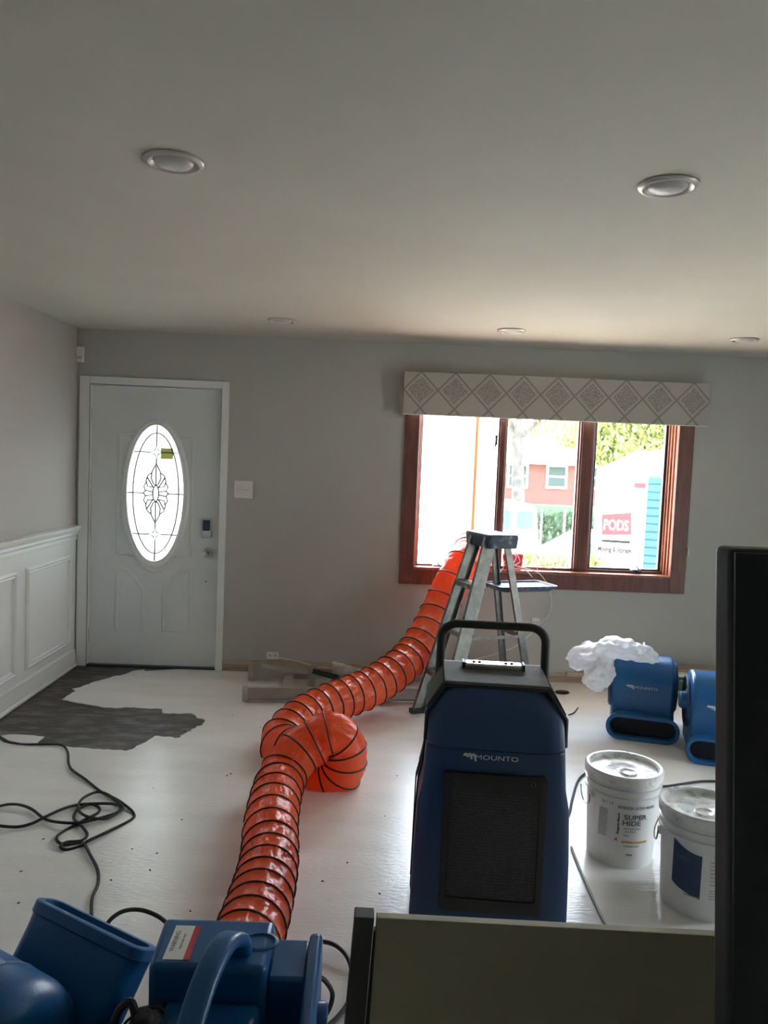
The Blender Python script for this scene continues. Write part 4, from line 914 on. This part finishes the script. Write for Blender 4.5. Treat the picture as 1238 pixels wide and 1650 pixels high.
house_red()
def leaves(cs, n, size, seed, flat=False):
    rnd = random.Random(seed); b = MB()
    for _ in range(n):
        c, s = rnd.choice(cs); 
        while True:
            d = Vector((rnd.uniform(-1, 1), rnd.uniform(-1, 1), rnd.uniform(-1, 1)))
            if .25 < d.length < 1: break
        p = Vector(c)+Vector((d.x*s[0], d.y*s[1], d.z*s[2])); z = size*rnd.uniform(.6, 1.4)
        q = Matrix.Translation(p) @ Matrix.Rotation(rnd.uniform(0, 6.28), 4, 'Z') @ Matrix.Rotation(rnd.uniform(0, 3.1), 4, 'X')
        b.add([(0, -z, 0), (z*.5, 0, z*.1), (0, z, 0), (-z*.5, 0, z*.1)], [(0, 1, 2), (0, 2, 3)], q)
    return b
def tree(px, Y, w, label, limbs, crowns, nleaf, seed, size=.12):
    b0 = onY(px, 812, Y); base = Vector((b0.x, Y, GZ))
    root = thing('tree', label, 'tree', base)
    t1 = onY(px+2, 690, Y)-base; fk = onY(px-4, 705, Y)-base
    b = MB().tube([Vector((0, 0, 0)), Vector((0, 0, 1.2)), fk*1.0], [w*.7, w*.55, w*.45], 14)
    for a, r in limbs:
        P = [fk-Vector((0, 0, .1))]+[onY(x, y, Y+dy)-base for x, y, dy in a]; b.tube(catmull(P, 5), [r*(1-.7*i/(5*(len(P)-1))) for i in range(5*(len(P)-1)+1)], 9)
    b.build('trunk', M['bark'], root)
    cs = [((onY(x, y, Y+dy)-base), (s*1.2, s, s*.7)) for x, y, dy, s in crowns]
    f = leaves(cs, nleaf, size, seed).build('foliage', M['leaf'], root, smooth=False); f['kind'] = 'stuff'
tree(838, 18, .29, 'street tree with a forked grey trunk and sparse bright leaves seen through the middle pane', [([(815, 660, 0), (790, 600, 0)], .09), ([(860, 685, .3), (890, 660, .3), (930, 640, .2)], .09), ([(838, 650, -.3), (840, 580, -.4)], .09)],
     [(870, 690, .5, .35), (905, 700, 1, .4), (930, 685, .6, .45), (885, 660, 0, .6), (840, 640, 0, .8), (800, 620, 0, .9), (915, 715, 1.2, .22), (940, 640, 0, .9)], 2600, 3, .05)
tree(1130, 26, .35, 'leafy yellow-green tree rising behind the white container', [([(1050, 640, 0)], .2), ([(1180, 640, 0)], .2)],
     [(1000, 700, 0, 1.2), (1060, 690, 0, 1.3), (1030, 650, 0, 1.8), (970, 705, 1, 1.0), (1090, 660, 1, 2.0), (985, 735, 1, .7), (955, 660, 0, 1.3), (1130, 700, 0, 1.6)], 9000, 5, .12)
def hedge():
    a = onY(805, 803, 24); b = onY(990, 812, 24)
    cs = [(Vector((a.x+(b.x-a.x)*k/14-(a.x+b.x)/2, 0, .75)), (.5, .4, .75)) for k in range(15)]
    root = thing('hedge', 'clipped dark green hedge running along the street behind the van', 'hedge', ((a.x+b.x)/2, 24, GZ))
    f = leaves(cs, 5000, .09, 8).build('foliage', M['hedge'], root, smooth=False); f['kind'] = 'stuff'
    tp = a.z-GZ+.15; MB().box(-(b.x-a.x)/2, (b.x-a.x)/2, -.2, .2, 0, tp-.3).build('hedge_core', M['hedge'], root)
hedge()
def fence():
    Yf = 19; a = onY(800, 818, Yf); b = onY(985, 822, Yf)
    root = thing('wire_fence', 'dark wire fence on thin posts in front of the hedge', 'fence', (a.x, Yf, GZ)); h = a.z-GZ; L = b.x-a.x
    MB().beam((0, 0, h), (L, 0, h), .04, .04).build('top_rail', M['fence'], root)
    for k in range(6): MB().beam((L*k/5, 0, 0), (L*k/5, 0, h), .05, .05).build('post', M['fence'], root)
fence()
def van():
    Yv = 13.6; g = GZ
    a = onY(800, 811, Yv); b = onY(875, 815, Yv); ztop = a.z-g; x1 = b.x; x0 = x1-4.4
    root = thing('white_van', 'white van parked in the street, seen through the middle pane', 'van', ((x0+x1)/2, Yv, g))
    c = (x0+x1)/2
    # side profile, rear at right
    P = [(x0-c, .35), (x1-c, .35), (x1-c+.02, .9), (x1-c-.1, ztop-.06), (x1-c-.2, ztop), (x0-c+1.3, ztop), (x0-c+.9, ztop-.15), (x0-c+.25, .95), (x0-c, .85)]
    MB().prism(P, 0, 1.9, 'y').build('body', M['podw'], root, bevel=.05, seg=3)
    for (l, t_, r_, bt) in ((806, 822, 822, 854), (834, 823, 858, 853)):
        p0 = onY(l, t_, Yv); p1 = onY(r_, bt, Yv)
        MB().loft([[(p0.x/2+p1.x/2-c+u, -d, (p0.z+p1.z)/2-g+v) for u, v in rr(p1.x-p0.x, p0.z-p1.z, .05)] for d in (-.01, .015)]).build('window', M['vanb'], root)
    for x in (x0-c+.8, x1-c-.8):
        w = MB().lathe([(.2, -.1), (.33, -.1), (.34, 0), (.33, .1), (.2, .1)], 24, Matrix.Translation((x, .1, .34)) @ Matrix.Rotation(radians(90), 4, 'X'), (True, True)).build('wheel', M['rubber'], root)
    MB().box(x1-c-.9, x1-c-.86, -.012, 0, .45, ztop-.1).build('door_seam', M['ink2'], root)
van()
def car():
    p = onY(905, 862, 15.5)
    root = thing('white_car', 'pale parked car behind the van, seen through the middle pane', 'car', (p.x+1.6, 15.5, GZ))
    P = [(-2.1, .35), (2.1, .35), (2.15, .75), (1.3, .88), (.7, 1.32), (-.9, 1.35), (-1.6, .95), (-2.15, .85)]
    MB().prism(P, 0, 1.7, 'y').build('body', M['podw'], root, bevel=.06, seg=3)
    MB().prism([(-1.35, .95), (1.1, .92), (.6, 1.24), (-.85, 1.26)], -.02, 0, 'y').build('window', M['outglass'], root)
    for x in (-1.3, 1.3): MB().lathe([(.18, -.1), (.3, -.1), (.3, .1), (.18, .1)], 24, Matrix.Translation((x, .08, .3)) @ Matrix.Rotation(radians(90), 4, 'X'), (True, True)).build('wheel', M['rubber'], root)
car()
def container():
    Yc = 9.0; g = -.75
    RA = radians(-16); O = onY(964, 800, Yc); ex_ = Vector((cos(RA), sin(RA), 0)); nn = Vector((-sin(RA), cos(RA), 0))
    def X(px, py): d = ray(px, py); t_ = (O-EYEV).dot(nn)/d.dot(nn); p = EYEV+d*t_; return ((p-O).dot(ex_), p.z)
    x0, _ = X(964, 800); x1, _ = X(1135, 800); xs, zs_ = X(1044, 767)
    tl = X(964, 757); t2 = X(1026, 728); t3 = X(1072, 725)
    root = thing('storage_container', 'white storage container with red lettering and a blue ribbed door outside the right pane', 'container', tuple(O+ex_*(x0+x1)/2)[:2]+(g,), RA); c = (x0+x1)/2
    P = [(x0-c, 0), (x1-c, 0), (x1-c, t3[1]-g-.03), (t3[0]-c, t3[1]-g), (t2[0]-c, t2[1]-g), (tl[0]-c, tl[1]-g)]
    MB().prism(P, 0, 2.4, 'y').build('body', M['podw'], root, smooth=False)
    zt = zs_-g; k = 0; z = zt
    ra = X(1045, 768)[0]-c
    fr = MB().box(ra-.02, x1-c-.04, -.02, 0, .03, zt+.04).build('door_frame', M['podw'], root)
    while z > .1:
        MB().loft([[(x, y, z_) for y, z_ in ((-.012, z-.094), (-.035, z-.09), (-.05, z-.07), (-.05, z-.022), (-.035, z-.002), (-.012, z+.002))] for x in (ra, x1-c-.06)]).build('door_slat', M['podb'], root, smooth=False); z -= .092
    r0 = X(1022, 778); r1 = X(1043, 787); MB().box(r0[0]-c, r1[0]-c, -.006, 0, r1[1]-g, r0[1]-g).build('red_stripe', M['podr'], root)
    # logo block
    l0 = X(970, 829); l1 = X(1018, 826); l2 = X(1018, 862); l3 = X(970, 862)
    MB().prism([(p[0]-c, p[1]-g) for p in (l3, l2, l1, l0)], -.006, 0, 'y').build('logo_block', M['podr'], root)
    w = l1[0]-l0[0]; cx_ = (l0[0]+l1[0])/2-c; zc = X(994, 847)[1]-g
    RX = Matrix.Rotation(radians(90), 4, 'X')
    text('logo_text', 'PODS', .17, M['podw'], root, Matrix.Translation((cx_, -.008, zc)) @ RX @ Matrix.Diagonal((.66, 1, 1, 1)), .002, bold=.0015)
    b0 = X(970, 869); b1 = X(1016, 876); MB().box(b0[0]-c, b1[0]-c, -.006, 0, b1[1]-g, b0[1]-g).build('grey_bar', M['inkout'], root)
    text('logo_text', 'Moving & Storage', .085, M['inkout'], root, Matrix.Translation((cx_, -.008, X(993, 886)[1]-g)) @ RX @ Matrix.Diagonal((.62, 1, 1, 1)), .002, bold=.003)
container()
# flower bushes just beyond the middle pane
for i, (px, py, s) in enumerate([(862, 900, .22), (905, 903, .18), (948, 897, .2)]):
    Ys_ = (7.4, 8.3, 7.5)[i]; p = onY(px, py, Ys_); root = thing('shrub', ['low yellow-green shrub outside the middle pane, nearest the red tub', 'small yellow-green shrub outside the middle pane, beside the right mullion', 'narrow green shrub outside, at the left edge of the right pane'][i], 'shrub', (p.x, Ys_, GZ), 0, 'shrubs outside the window')
    hh = p.z-GZ
    f = leaves([((0, 0, hh-.1), (s, s, .16)), ((0, 0, hh*.5), (s*.8, s*.8, hh*.5))], 900, .035, 20+i).build('foliage', M['leaf'], root, smooth=False); f['kind'] = 'stuff'
    MB().tube([(0, 0, 0), (.02, 0, hh*.6)], .02, 6).build('stem', M['bark'], root)
